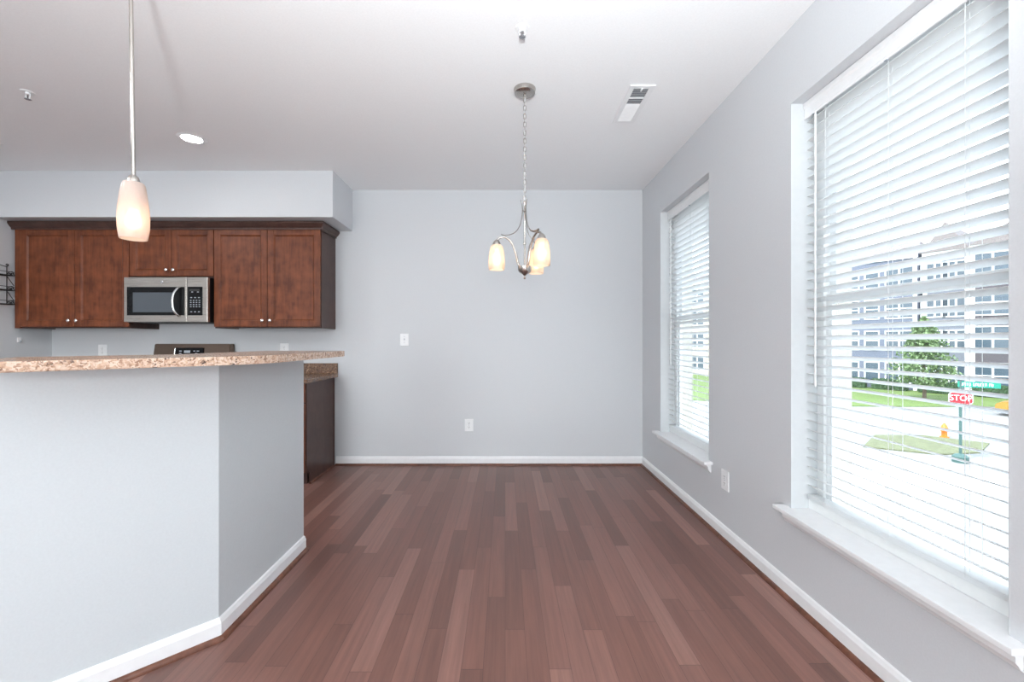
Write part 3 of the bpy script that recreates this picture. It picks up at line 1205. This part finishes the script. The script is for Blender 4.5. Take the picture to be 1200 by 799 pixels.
def outlet(label, loc, rotz, group='duplex outlets'):
    r = thing('wall_outlet', label, 'outlet', loc, rotz, group)
    p = obj('cover_plate', plate_bm(), 'white', r)
    b_ = NB()
    lathe(b_, [(0, -0.009), (0.0028, -0.009), (0.0035, -0.007)], (0, 0, 0), 10, 'Y', cap=False)
    obj('screw', b_, 'grey', p)
    for s_ in (1, -1):
        b_ = NB()
        z = s_ * 0.0205
        pts = []
        for i in range(20):
            a = 2 * PI * i / 20
            x_, z_ = 0.0175 * math.cos(a), 0.0175 * math.sin(a)
            pts.append((x_, max(-0.0135, min(0.0135, z_))))
        lo_ = [b_.verts.new((x_, -0.0068, z + z_)) for x_, z_ in pts]
        hi_ = [b_.verts.new((x_, -0.0090, z + z_)) for x_, z_ in pts]
        b_.faces.new(hi_)
        for i in range(20):
            j = (i + 1) % 20
            b_.faces.new((lo_[i], lo_[j], hi_[j], hi_[i]))
        f_ = obj('receptacle', b_, 'white', r)
        b_ = NB()
        box(b_, -0.0078, -0.0052, -0.0096, -0.0088, z - 0.0005, z + 0.0085)
        box(b_, 0.0052, 0.0078, -0.0096, -0.0088, z + 0.0005, z + 0.0085)
        lathe(b_, [(0, -0.0096), (0.0026, -0.0096), (0.0026, -0.0088)], (0, 0, z - 0.0075), 10, 'Y', cap=False)
        obj('slot', b_, 'slot', f_)
    return r


outlet('white double outlet low on the back wall under the light switch', (-0.360, YB, 0.397), 0)
outlet('white double outlet on the window wall between the two windows', (XR, 2.650, 0.370), -PI / 2)
outlet('white double outlet on the kitchen wall left of the range', (-4.010, YB, 1.138), 0)
outlet('white double outlet on the kitchen wall near the open end of the cabinets', (-2.200, YB, 1.150), 0)

r = thing('light_switch', 'white toggle light switch on the back wall', 'light switch', (-1.004, YB, 1.248))
obj('cover_plate', plate_bm(), 'white', r)
bm = NB()
box(bm, -0.005, 0.005, -0.0085, -0.0068, -0.012, 0.012, 0.0008)
obj('toggle_surround', bm, 'grey', r)
bm = NB()
box(bm, -0.0042, 0.0042, -0.018, -0.008, -0.009, 0.0, 0.001)
obj('toggle', bm, 'white', r)
for zz in (0.03, -0.03):
    bm = NB()
    lathe(bm, [(0, -0.0085), (0.0026, -0.0085), (0.0033, -0.007)], (0, 0, zz), 10, 'Y', cap=False)
    obj('screw', bm, 'grey', r)


# ================================================================== CEILING FITTINGS
def sprinkler(label, x, y):
    r = thing('fire_sprinkler', label, 'sprinkler', (x, y, H), group='ceiling fire sprinklers')
    b_ = NB()
    lathe(b_, [(0.012, -0.004), (0.030, -0.004), (0.034, -0.0005), (0.034, 0.0)], (0, 0, -0.0005), 28, cap=False)
    obj('escutcheon', b_, 'white', r, smooth=True)
    b_ = NB()
    lathe(b_, [(0.012, -0.0005), (0.012, -0.014), (0.009, -0.016), (0.0, -0.016)], (0, 0, 0), 18, cap=False)
    obj('nozzle', b_, 'white', r, smooth=True)
    b_ = NB()
    for s_ in (1, -1):
        tube(b_, smooth_path([(s_ * 0.010, 0, -0.014), (s_ * 0.014, 0, -0.024), (s_ * 0.010, 0, -0.036), (0.0, 0, -0.042)], 5), 0.0026, 8)
    obj('frame_arm', b_, 'white', r, smooth=True)
    b_ = NB()
    lathe(b_, [(0, -0.016), (0.0028, -0.018), (0.0028, -0.036), (0, -0.038)], (0, 0, 0), 10, cap=False)
    obj('glass_bulb', b_, 'slot', r, smooth=True)
    b_ = NB()
    n = 12
    top_, bot_ = [], []
    for i in range(n * 2):
        a = PI * i / n
        rr_ = 0.017 if i % 2 == 0 else 0.013
        top_.append(b_.verts.new((rr_ * math.cos(a), rr_ * math.sin(a), -0.043)))
        bot_.append(b_.verts.new((rr_ * math.cos(a), rr_ * math.sin(a), -0.0446)))
    b_.faces.new(top_)
    b_.faces.new(bot_)
    for i in range(2 * n):
        j = (i + 1) % (2 * n)
        b_.faces.new((top_[i], top_[j], bot_[j], bot_[i]))
    obj('deflector', b_, 'duct', r)
    return r


sprinkler('white ceiling sprinkler in front of the chandelier', 0.082, 2.05)
sprinkler('white ceiling sprinkler above the bar side of the kitchen', -2.886, 2.58)
sprinkler('white ceiling sprinkler farthest into the kitchen, cut by the photo edge', -3.875, 3.25)

# recessed light
r = thing('recessed_ceiling_light', 'round white recessed ceiling light glowing above the kitchen', 'ceiling light', (-2.326, 3.168, H))
bm = NB()
lathe(bm, [(0.066, -0.003), (0.070, -0.007), (0.088, -0.005), (0.0945, -0.0005), (0.066, -0.0005)], (0, 0, 0), 40, cap=False)
obj('trim_ring', bm, 'white', r, smooth=True)
bm = NB()
lathe(bm, [(0, -0.0035), (0.04, -0.0034), (0.0655, -0.0022)], (0, 0, 0), 36, cap=False)
obj('light_lens', bm, 'lens', r, smooth=True)

# air register
r = thing('ceiling_vent', 'white rectangular air vent in the ceiling near the windows', 'vent', (0.810, 2.718, H))
hx_, hy_ = 0.075, 0.215
bm = NB()
fr = 0.030
for a, b, c, d_ in ((-hx_, -hx_ + fr, -hy_, hy_), (hx_ - fr, hx_, -hy_, hy_), (-hx_ + fr, hx_ - fr, -hy_, -hy_ + fr), (-hx_ + fr, hx_ - fr, hy_ - fr, hy_)):
    box(bm, a, b, c, d_, -0.009, -0.0005, 0.002)
obj('vent_frame', bm, 'white', r)
bm = NB()
box(bm, -hx_ + fr, hx_ - fr, -hy_ + fr, hy_ - fr, -0.0015, -0.0005)
obj('vent_backing', bm, 'duct', r)
bm = NB()
n = 22
for i in range(n):
    yc = -hy_ + fr + (2 * (hy_ - fr)) * (i + .5) / n
    # two banks of louvres leaning opposite ways, as in a two-way register
    lean = -0.0045 if yc > -0.01 else 0.0045
    pts = [(-hx_ + fr, yc - .0012 + lean), (-hx_ + fr, yc + .0012 + lean)]
    vs = []
    for x_ in (-hx_ + fr, hx_ - fr):
        vs.append([bm.verts.new((x_, yc - .0008 - lean, -0.0085)), bm.verts.new((x_, yc + .0008 - lean, -0.0085)),
                   bm.verts.new((x_, yc + .0008 + lean, -0.002)), bm.verts.new((x_, yc - .0008 + lean, -0.002))])
    for q_ in range(4):
        j = (q_ + 1) % 4
        bm.faces.new((vs[0][q_], vs[0][j], vs[1][j], vs[1][q_]))
    bm.faces.new(vs[0])
    bm.faces.new(vs[1])
box(bm, -hx_ + fr, hx_ - fr, -0.09, -0.080, -0.0088, -0.002)
obj('louvre', bm, 'white', r)
bm = NB()
box(bm, -0.004, 0.004, -hy_ + .02, -hy_ + .045, -0.018, -0.009, 0.001)
obj('damper_lever', bm, 'white', r)


# ================================================================== PENDANT
def bell_glass(b_, outer, t=0.003, seg=36, loc=(0, 0, 0)):
    inner = [(max(r_ - t, 0.001), h_) for r_, h_ in outer]
    lathe(b_, outer + inner[::-1] + [outer[0]], loc, seg, cap=False)


r = thing('pendant_lamp', 'lit pendant lamp with frosted glass shade on a nickel rod above the bar', 'pendant light', (-1.357, 1.56, H))
lean = 0.0165 / 1.13
bm = NB()
lathe(bm, [(0, -0.028), (0.03, -0.028), (0.058, -0.018), (0.062, -0.004), (0.062, -0.0005)], (-lean * -0.0, 0, 0), 32, cap=False)
obj('ceiling_canopy', bm, 'nickel', r, smooth=True)
zs = 1.826 - H
bm = NB()
tube(bm, [(-0.015, 0, -0.02), (-0.015 + lean * 0.915, 0, zs + 0.005)], 0.0066, 14)
obj('rod', bm, 'nickel', r, smooth=True)
sx = -0.015 + lean * 0.92
bm = NB()
lathe(bm, [(0, 0.030), (0.0085, 0.030), (0.015, 0.024), (0.019, 0.010), (0.021, -0.004), (0.021, -0.010), (0, -0.010)], (sx, 0, zs - 0.016), 26, cap=False)
obj('socket_cap', bm, 'nickel', r, smooth=True)
bm = NB()
prof = [(0.020, 0.0), (0.031, -0.002), (0.035, -0.012), (0.0405, -0.05), (0.0455, -0.095), (0.0475, -0.13), (0.0465, -0.165), (0.0425, -0.198), (0.0405, -0.207)]
bell_glass(bm, prof, 0.003, 40, (sx, 0, zs - 0.012))
obj('glass_shade', bm, 'frost', r, smooth=True)
bm = NB()
lathe(bm, [(0.011, 0.0), (0.012, -0.006), (0.020, -0.018), (0.0245, -0.036), (0.023, -0.054), (0.014, -0.067), (0, -0.071)], (sx, 0, zs - 0.113), 24)
obj('bulb', bm, 'bulb', r, smooth=True)
bm = NB()
lathe(bm, [(0.014, 0.0), (0.014, -0.070), (0.012, -0.094)], (sx, 0, zs - 0.018), 20)
obj('socket', bm, 'white', r, smooth=True)

# ================================================================== CHANDELIER
CX, CY = 0.117, 2.551
r = thing('chandelier', 'three light brushed nickel chandelier on a chain with glowing bell shades', 'chandelier', (CX, CY, 0))
bm = NB()
lathe(bm, [(0, H - 0.034), (0.02, H - 0.034), (0.050, H - 0.031), (0.061, H - 0.024), (0.0655, H - 0.004), (0.0655, H - 0.0005)], (0, 0, 0), 36, cap=False)
lathe(bm, [(0, H - 0.050), (0.006, H - 0.048), (0.008, H - 0.034), (0.0, H - 0.033)], (0, 0, 0), 16, cap=False)
obj('ceiling_canopy', bm, 'nickel', r, smooth=True)
bm = NB()
zc0, zc1 = H - 0.052, 2.075
n = 25
pitch = (zc0 - zc1) / n
for i in range(n):
    zc = zc0 - pitch * (i + .5)
    hl, hw = pitch * 0.66, 0.0075
    pts = []
    for k_ in range(16):
        a = 2 * PI * k_ / 16
        x_ = hw * math.cos(a)
        z_ = (hl - hw) * (1 if math.sin(a) > 0 else -1) * (abs(math.sin(a)) > 1e-6) + hw * math.sin(a)
        pts.append((x_, 0, zc + z_) if i % 2 == 0 else (0, x_, zc + z_))
    tube(bm, pts, 0.0017, 7, closed=True)
obj('chain', bm, 'nickel', r, smooth=True)
bm = NB()
tube(bm, [(0.003 * math.sin(i * 1.3), 0.003 * math.cos(i * 1.3), H - .045 - (H - .045 - 2.07) * i / 24) for i in range(25)], 0.0014, 6)
obj('power_cord', bm, 'cord', r)
bm = NB()
lathe(bm, [(0, 2.074), (0.006, 2.073), (0.010, 2.060), (0.006, 2.050), (0.0055, 2.024), (0.010, 2.018), (0.0105, 2.010), (0.0055, 2.004),
           (0.0055, 1.828), (0.0095, 1.824), (0.0095, 1.814), (0.0055, 1.810), (0.0055, 1.69), (0, 1.69)], (0, 0, 0), 22, cap=False)
obj('centre_stem', bm, 'nickel', r, smooth=True)
bm = NB()
lathe(bm, [(0, 1.604), (0.005, 1.605), (0.008, 1.612), (0.005, 1.619), (0.007, 1.626), (0.016, 1.634), (0.034, 1.646), (0.040, 1.655), (0.041, 1.680),
           (0.036, 1.682), (0.034, 1.672), (0, 1.670)], (0, 0, 0), 32, cap=False)
obj('bottom_hub', bm, 'nickel', r, smooth=True)
AR = 0.168
for ang in (178, 62, 302):
    a = math.radians(ang)
    ca, sa = math.cos(a), math.sin(a)

    def R3(rad, z, off=0.0):
        return (rad * ca - off * sa, rad * sa + off * ca, z)
    bm = NB()
    path = smooth_path([R3(0.024, 1.672), R3(0.040, 1.70), R3(0.054, 1.765), R3(0.080, 1.825), R3(0.118, 1.856), R3(0.150, 1.853), R3(AR - .002, 1.832), R3(AR, 1.822)], 7)
    tube(bm, path, 0.0062, 12)
    arm = obj('arm', bm, 'nickel', r, smooth=True)
    bm = NB()
    path = smooth_path([R3(0.022, 2.078), R3(0.016, 2.045), R3(0.014, 2.01), R3(0.019, 1.965), R3(0.032, 1.92), R3(0.055, 1.888), R3(0.085, 1.872), R3(0.118, 1.868), R3(0.142, 1.874)], 7)
    tube(bm, path, 1.0, 8, flat=(0.0062, 0.0026))
    obj('upper_strap', bm, 'nickel', r, smooth=True)
    bm = NB()
    lathe(bm, [(0, 0.020), (0.007, 0.020), (0.012, 0.016), (0.020, 0.006), (0.0255, -0.010), (0.0255, -0.017), (0, -0.017)], R3(AR, 1.822), 24, cap=False)
    obj('shade_holder', bm, 'nickel', r, smooth=True)
    bm = NB()
    bell_glass(bm, [(0.020, 0.0), (0.028, -0.002), (0.036, -0.014), (0.0425, -0.038), (0.047, -0.070), (0.049, -0.105), (0.0485, -0.135), (0.0465, -0.152)], 0.0028, 34, R3(AR, 1.813))
    sh = obj('glass_shade', bm, 'frost2', r, smooth=True)
    bm = NB()
    lathe(bm, [(0.009, 0.0), (0.009, -0.022), (0.017, -0.044), (0.021, -0.064), (0.019, -0.082), (0.011, -0.093), (0, -0.096)], R3(AR, 1.786), 22)
    obj('bulb', bm, 'bulb2', r, smooth=True)

# ================================================================== OUTDOORS
GZ = -3.4


def poly(name, pts, z0, z1, mat, label, cat, kind='structure'):
    b_ = NB()
    prism(b_, pts, z0, z1)
    return tag(obj(name, b_, mat), label, cat, None, kind)


poly('ground', [(-40, -60), (140, -60), (140, 150), (-40, 150)], GZ - 0.3, GZ, 'street', 'bright sunlit paving of the street outside', 'ground')
poly('lawn', [(-5, 40), (14, 33.5), (23.6, 30.2), (29, 30), (34.9, 30), (45, 26), (62, 18), (75, 40), (30, 95), (-5, 95)], GZ, GZ + 0.06, 'grass',
     'green lawn strip in front of the houses across the street', 'lawn')
poly('grass_verge', [(18.1, 20.9), (15.6, 18.6), (17.6, 17.3), (19.6, 17.6), (21.8, 19.2), (20.4, 20.8)], GZ, GZ + 0.05, 'drygrass',
     'thin patch of grass around the stop sign post', 'grass verge')
poly('sidewalk', [(10, 14.0), (30, 9.2), (30.5, 10.6), (10.5, 15.6)], GZ, GZ + 0.08, 'wtrim', 'pale concrete sidewalk on the near side of the street', 'sidewalk')

# stop sign
sd = Vector((17.4, 16.3))
yaw = math.atan2(-sd.x, sd.y) + math.radians(8)
r = thing('stop_sign', 'red stop sign on a dark green post outside the near window', 'stop sign', (sd.x, sd.y, GZ), yaw)


def octagon(R):
    return [(R * math.cos(PI / 8 + i * PI / 4), R * math.sin(PI / 8 + i * PI / 4)) for i in range(8)]


def plate(R, y0, y1, zc):
    b_ = NB()
    prism(b_, octagon(R), y0, y1)
    for v in b_.verts:
        v.co = Vector((v.co.x, v.co.z, v.co.y + zc))
    return b_


SZC = 2.45
bm = NB()
tube(bm, [(0, 0.03, 0.0), (0, 0.03, 3.1)], 0.045, 12)
obj('post', bm, 'post', r, smooth=True)
bm = NB()
lathe(bm, [(0, 0), (0.24, 0), (0.24, 0.22), (0.16, 0.30), (0.05, 0.34)], (0, 0.03, 0.0), 20, cap=False)
obj('post_base', bm, 'post', r)
R8 = 0.33 / math.cos(PI / 8)
f1 = obj('sign_face', plate(R8, -0.025, -0.021, SZC), 'signwhite', r)
obj('red_field', plate(R8 * 0.94, -0.027, -0.0252, SZC), 'signred', f1)


def text_mesh(name, body, size, mat, parent, loc, rot, extrude=0.002, font_scale_x=1.0):
    c = bpy.data.curves.new(name, 'FONT')
    c.body = body
    c.size = size
    c.extrude = extrude
    c.align_x = 'CENTER'
    c.align_y = 'CENTER'
    o = bpy.data.objects.new(name + '_tmp', c)
    col.objects.link(o)
    dg = bpy.context.evaluated_depsgraph_get()
    me = bpy.data.meshes.new_from_object(o.evaluated_get(dg))
    bpy.data.objects.remove(o)
    me.materials.clear()
    me.materials.append(M[mat])
    x = bpy.data.objects.new(name, me)
    x.location = loc
    x.rotation_euler = rot
    x.scale = (font_scale_x, 1, 1)
    x.parent = parent
    col.objects.link(x)
    return x


text_mesh('lettering', 'STOP', 0.31, 'signwhite', f1, (0, -0.030, SZC), (PI / 2, 0, 0), 0.001, 0.82)
# street name blade on top of the post
bm = NB()
box(bm, -0.08, 1.02, -0.004, 0.004, 2.88, 3.10, 0.002)
bl_ = obj('street_name_blade', bm, 'signgreen', r)
bm = NB()
xx = 0.0
for i, (w_, h_) in enumerate(((.05, .11), (.05, .11), (.03, .11), (.03, .11), (.05, .11), (0, 0), (.05, .11), (.05, .11), (.05, .11), (.05, .11), (.03, .11), (.05, .11), (0, 0), (.05, .11), (.04, .11))):
    if w_:
        box(bm, xx, xx + .012, -0.0065, -0.0045, 2.94, 2.94 + h_)
        if w_ > .03:
            box(bm, xx + .012, xx + w_, -0.0065, -0.0045, 2.94 + h_ - .012 if i % 2 else 2.94, 2.94 + h_ if i % 2 else 2.952)
            box(bm, xx + w_ - .012, xx + w_, -0.0065, -0.0045, 2.953, 2.94 + h_ - .013)
    xx += (w_ or .03) + .014
obj('lettering', bm, 'signwhite', bl_)

# fire hydrant
r = thing('fire_hydrant', 'orange yellow fire hydrant standing beyond the stop sign post', 'fire hydrant', (21.1, 20.5, GZ), 0.4)
bm = NB()
lathe(bm, [(0, 0), (0.17, 0), (0.17, 0.05), (0.11, 0.07), (0.10, 0.42), (0.14, 0.44), (0.14, 0.48), (0.12, 0.50), (0.10, 0.58), (0.05, 0.64), (0.03, 0.69), (0, 0.70)], (0, 0, 0), 20, cap=False)
obj('barrel', bm, 'hydrant', r, smooth=True)
for (dx, dy) in ((1, 0), (-1, 0), (0, -1)):
    bm = NB()
    tube(bm, [(0.08 * dx, 0.08 * dy, 0.36), (0.17 * dx, 0.17 * dy, 0.36)], 0.06, 12)
    tube(bm, [(0.165 * dx, 0.165 * dy, 0.36), (0.20 * dx, 0.20 * dy, 0.36)], 0.07, 8)
    obj('nozzle_cap', bm, 'hydrant', r)


# tree
def leaf_cloud(b_, n, shape, size):
    for i in range(n):
        c = shape()
        ax = Vector((random.uniform(-1, 1), random.uniform(-1, 1), random.uniform(-.4, 1))).normalized()
        s_ = ax.orthogonal().normalized() * size * random.uniform(.7, 1.3)
        t_ = ax.cross(s_).normalized() * size * 0.6 * random.uniform(.7, 1.3)
        vs = [b_.verts.new(c + p) for p in (-s_, t_ * 0.8, s_, -t_ * 0.8)]
        b_.faces.new(vs)


r = thing('street_tree', 'small leafy green tree on the lawn across the street', 'tree', (32.6, 33.2, GZ))
bm = NB()
tube(bm, [(0, 0, 0), (0.05, 0, 1.2), (0, 0.03, 3.0), (0.0, 0, 5.8)], [0.13, 0.11, 0.08, 0.02], 10)
for i in range(14):
    a = i * 2.4
    z = 1.3 + i * 0.3
    L = 1.7 * (1 - i / 18)
    tube(bm, [(0, 0, z), (L * .5 * math.cos(a), L * .5 * math.sin(a), z + .35), (L * math.cos(a), L * math.sin(a), z + .55)], [.05, .03, .01], 6)
obj('trunk', bm, 'bark', r, smooth=True)
bm = NB()


def crown():
    while True:
        h = random.random()
        z = 1.1 + 5.4 * h
        rm = 2.9 * (min(1, h / 0.15) ** 0.6) * (1 - h) ** 0.75
        a = random.uniform(0, 2 * PI)
        rr_ = rm * math.sqrt(random.uniform(0.05, 1)) * (0.8 + .2 * math.sin(5 * a + 9 * h))
        return Vector((rr_ * math.cos(a), rr_ * math.sin(a), z))


leaf_cloud(bm, 4200, crown, 0.15)
obj('foliage', bm, 'leaf', r)

# houses
U = Vector((0.5326, -0.8466))
ROT = math.atan2(U.y, U.x)


def fpt(k_, dep=0.0):
    """Point on the row of house fronts: k_ runs to the far end, dep away from the street."""
    return (35 - 0.629 * k_ + 0.8466 * dep, 44 + k_ + 0.5326 * dep)


def make_window(parent, x, z, w_, h_, cols, src=[None]):
    b_ = NB()
    t = 0.10
    box(b_, -w_ / 2 - t, -w_ / 2, -.06, .03, -t, h_ + t)
    box(b_, w_ / 2, w_ / 2 + t, -.06, .03, -t, h_ + t)
    box(b_, -w_ / 2, w_ / 2, -.06, .03, -t, 0)
    box(b_, -w_ / 2, w_ / 2, -.06, .03, h_, h_ + t)
    box(b_, -w_ / 2, w_ / 2, -.04, .03, h_ * .5 - .04, h_ * .5 + .04)
    for c in range(1, cols):
        xc = -w_ / 2 + w_ * c / cols
        box(b_, xc - .07, xc + .07, -.04, .03, 0, h_)
    f_ = obj('window', b_, 'wtrim', parent, loc=(x, 0, z))
    b_ = NB()
    box(b_, -w_ / 2, w_ / 2, -.015, -.002, 0, h_)
    obj('pane', b_, 'hpane', f_)
    return f_


def townhouse(k0, k1, dep, floors, siding, label, gable, winpat):
    """k0 > k1; k0 is the end farther from the photographer's right."""
    p = fpt(k0, dep)
    L = (k0 - k1) * 1.181
    r = thing('townhouse', label, 'townhouse', (p[0], p[1], GZ), ROT, 'townhouses across the street')
    FH = 3.05
    Ht = floors * FH + 0.5
    D = 10.0
    b_ = NB()
    box(b_, 0, L, 0, D, 0, Ht)
    obj('wall', b_, siding, r)
    b_ = NB()
    if gable:
        v = [(-.05, -.2, Ht + .002), (L + .05, -.2, Ht + .002), (L + .05, D + .1, Ht + .002), (-.05, D + .1, Ht + .002), (L * .5, -.2, Ht + 2.6), (L * .5, D + .1, Ht + 2.6)]
        vs = [b_.verts.new(q_) for q_ in v]
        for f in ((0, 1, 4), (1, 2, 5, 4), (2, 3, 5), (3, 0, 4, 5), (3, 2, 1, 0)):
            b_.faces.new([vs[i] for i in f])
    else:
        v = [(-.05, -.2, Ht + .002), (L + .05, -.2, Ht + .002), (L + .05, D + .1, Ht + .002), (-.05, D + .1, Ht + .002), (L * .15, D * .5, Ht + 2.0), (L * .85, D * .5, Ht + 2.0)]
        vs = [b_.verts.new(q_) for q_ in v]
        for f in ((0, 1, 5, 4), (1, 2, 5), (2, 3, 4, 5), (3, 0, 4), (3, 2, 1, 0)):
            b_.faces.new([vs[i] for i in f])
    obj('roof', b_, 'shingle', r)
    for xa in (0, L - .28):
        b_ = NB()
        box(b_, xa, xa + .28, -.05, -.001, 0, Ht - .003)
        obj('corner_board', b_, 'wtrim', r)
    b_ = NB()
    box(b_, -.05, L + .05, -.12, -.052, Ht - .35, Ht - .003)
    obj('frieze_board', b_, 'wtrim', r)
    for f in range(floors):
        for (fx, w_, h_, cols) in winpat:
            make_window(r, L * fx, f * FH + 0.75, w_, h_, cols)
    return r


P3 = [(0.19, 1.9, 1.75, 2), (0.5, 1.0, 1.75, 1), (0.81, 1.9, 1.75, 2)]
P2 = [(0.27, 1.7, 1.75, 2), (0.73, 1.7, 1.75, 2)]
P4 = [(0.17, 2.2, 2.0, 2), (0.46, 0.8, 2.0, 1), (0.78, 2.4, 2.0, 3)]
townhouse(0.9, -4.7, 0.0, 4, 'sid1', 'slate blue townhouse behind the green street tree', False, P3)
townhouse(-4.9, -7.4, 0.6, 4, 'sid2', 'narrow grey blue townhouse just behind the stop sign', True, P2)
townhouse(-7.6, -14.0, -0.4, 4, 'sid3', 'dark taupe townhouse with wide windows at the near end of the row', True, P4)
townhouse(8.2, 1.1, 0.5, 4, 'sid2', 'grey blue townhouse hidden by the wall between the windows', True, P3)
townhouse(15.4, 8.4, 0.0, 4, 'sid4', 'pale stone coloured townhouse partly seen through the far window', False, P3)
townhouse(22.6, 15.6, 0.5, 4, 'sid1', 'slate blue townhouse at the far end of the row', True, P3)

# clipped hedge against the houses
r0 = None
for i, (ka, kb_) in enumerate(((0.8, -2.0), (-2.2, -4.6), (-5.0, -7.3), (-7.8, -10.6), (-10.8, -13.8))):
    p = fpt(ka, -1.6)
    L = (ka - kb_) * 1.181 - .2
    lab = ('clipped green hedge under the slate blue house, far half', 'clipped green hedge under the slate blue house behind the tree',
           'clipped green hedge under the narrow grey blue house', 'clipped green hedge under the dark taupe house, next to the narrow house',
           'clipped green hedge under the dark taupe house, at the near end')[i]
    b_ = NB()

    def hb(L=L):
        f = random.random()
        x_, y_, z_ = random.uniform(0, L), random.uniform(0, .9), random.uniform(0.05, 0.95)
        if f < .4:
            z_ = random.uniform(.85, .98)
        elif f < .8:
            y_ = random.uniform(0, .1)
        return Vector((x_, y_, z_))
    box(b_, 0.06, L - .06, 0.08, .82, 0.06, .86)
    leaf_cloud(b_, 900, hb, 0.10)
    h_ = obj('hedge', b_, 'hedge', None, loc=(p[0], p[1], GZ + .06), rot=(0, 0, ROT))
    tag(h_, lab, 'hedge', 'hedges in front of the houses')

# parked yellow car, mostly hidden beyond the near window's edge
cp_ = Vector((30.5, 26.6))
r = thing('parked_car', 'yellow car parked at the far kerb, cut by the window edge', 'car', (cp_.x, cp_.y, GZ), ROT)
bm = NB()
sil = [(0.0, .32), (0.02, .72), (.25, .86), (1.15, .93), (1.75, 1.38), (3.05, 1.42), (3.75, .98), (4.3, .92), (4.38, .55), (4.35, .32)]
lo_ = [bm.verts.new((x_, 0.0, z_)) for x_, z_ in sil]
hi_ = [bm.verts.new((x_, 1.7, z_)) for x_, z_ in sil]
bm.faces.new(lo_)
bm.faces.new(hi_)
for i in range(len(sil)):
    j = (i + 1) % len(sil)
    bm.faces.new((lo_[i], lo_[j], hi_[j], hi_[i]))
bmesh.ops.bevel(bm, geom=bm.edges[:], offset=0.05, segments=2, affect='EDGES')
obj('car_body', bm, 'carpaint', r)
for (xa, xb, xc, xd) in ((1.30, 2.32, 2.32, 1.82), (2.42, 3.55, 3.02, 2.42)):
    bm = NB()
    prism(bm, [(xa, .96), (xb, .96), (xc, 1.32), (xd, 1.32)], -0.008, 0.004)
    for v in bm.verts:
        v.co = Vector((v.co.x, v.co.z, v.co.y))
    obj('side_window', bm, 'blackglass', r)
for xx in (0.85, 3.5):
    for yy in (0.0, 1.52):
        bm = NB()
        lathe(bm, [(0, -.02), (0.2, -.02), (0.31, 0.0), (0.32, 0.1), (0.31, .2), (0, .2)], (xx, yy, .325), 24, 'Y', cap=False)
        w_ = obj('wheel', bm, 'tyre', r)
        bm = NB()
        lathe(bm, [(0, -.03), (0.17, -.03), (0.19, -.018)], (xx, yy, .325), 20, 'Y', cap=False)
        obj('hubcap', bm, 'chrome', w_)
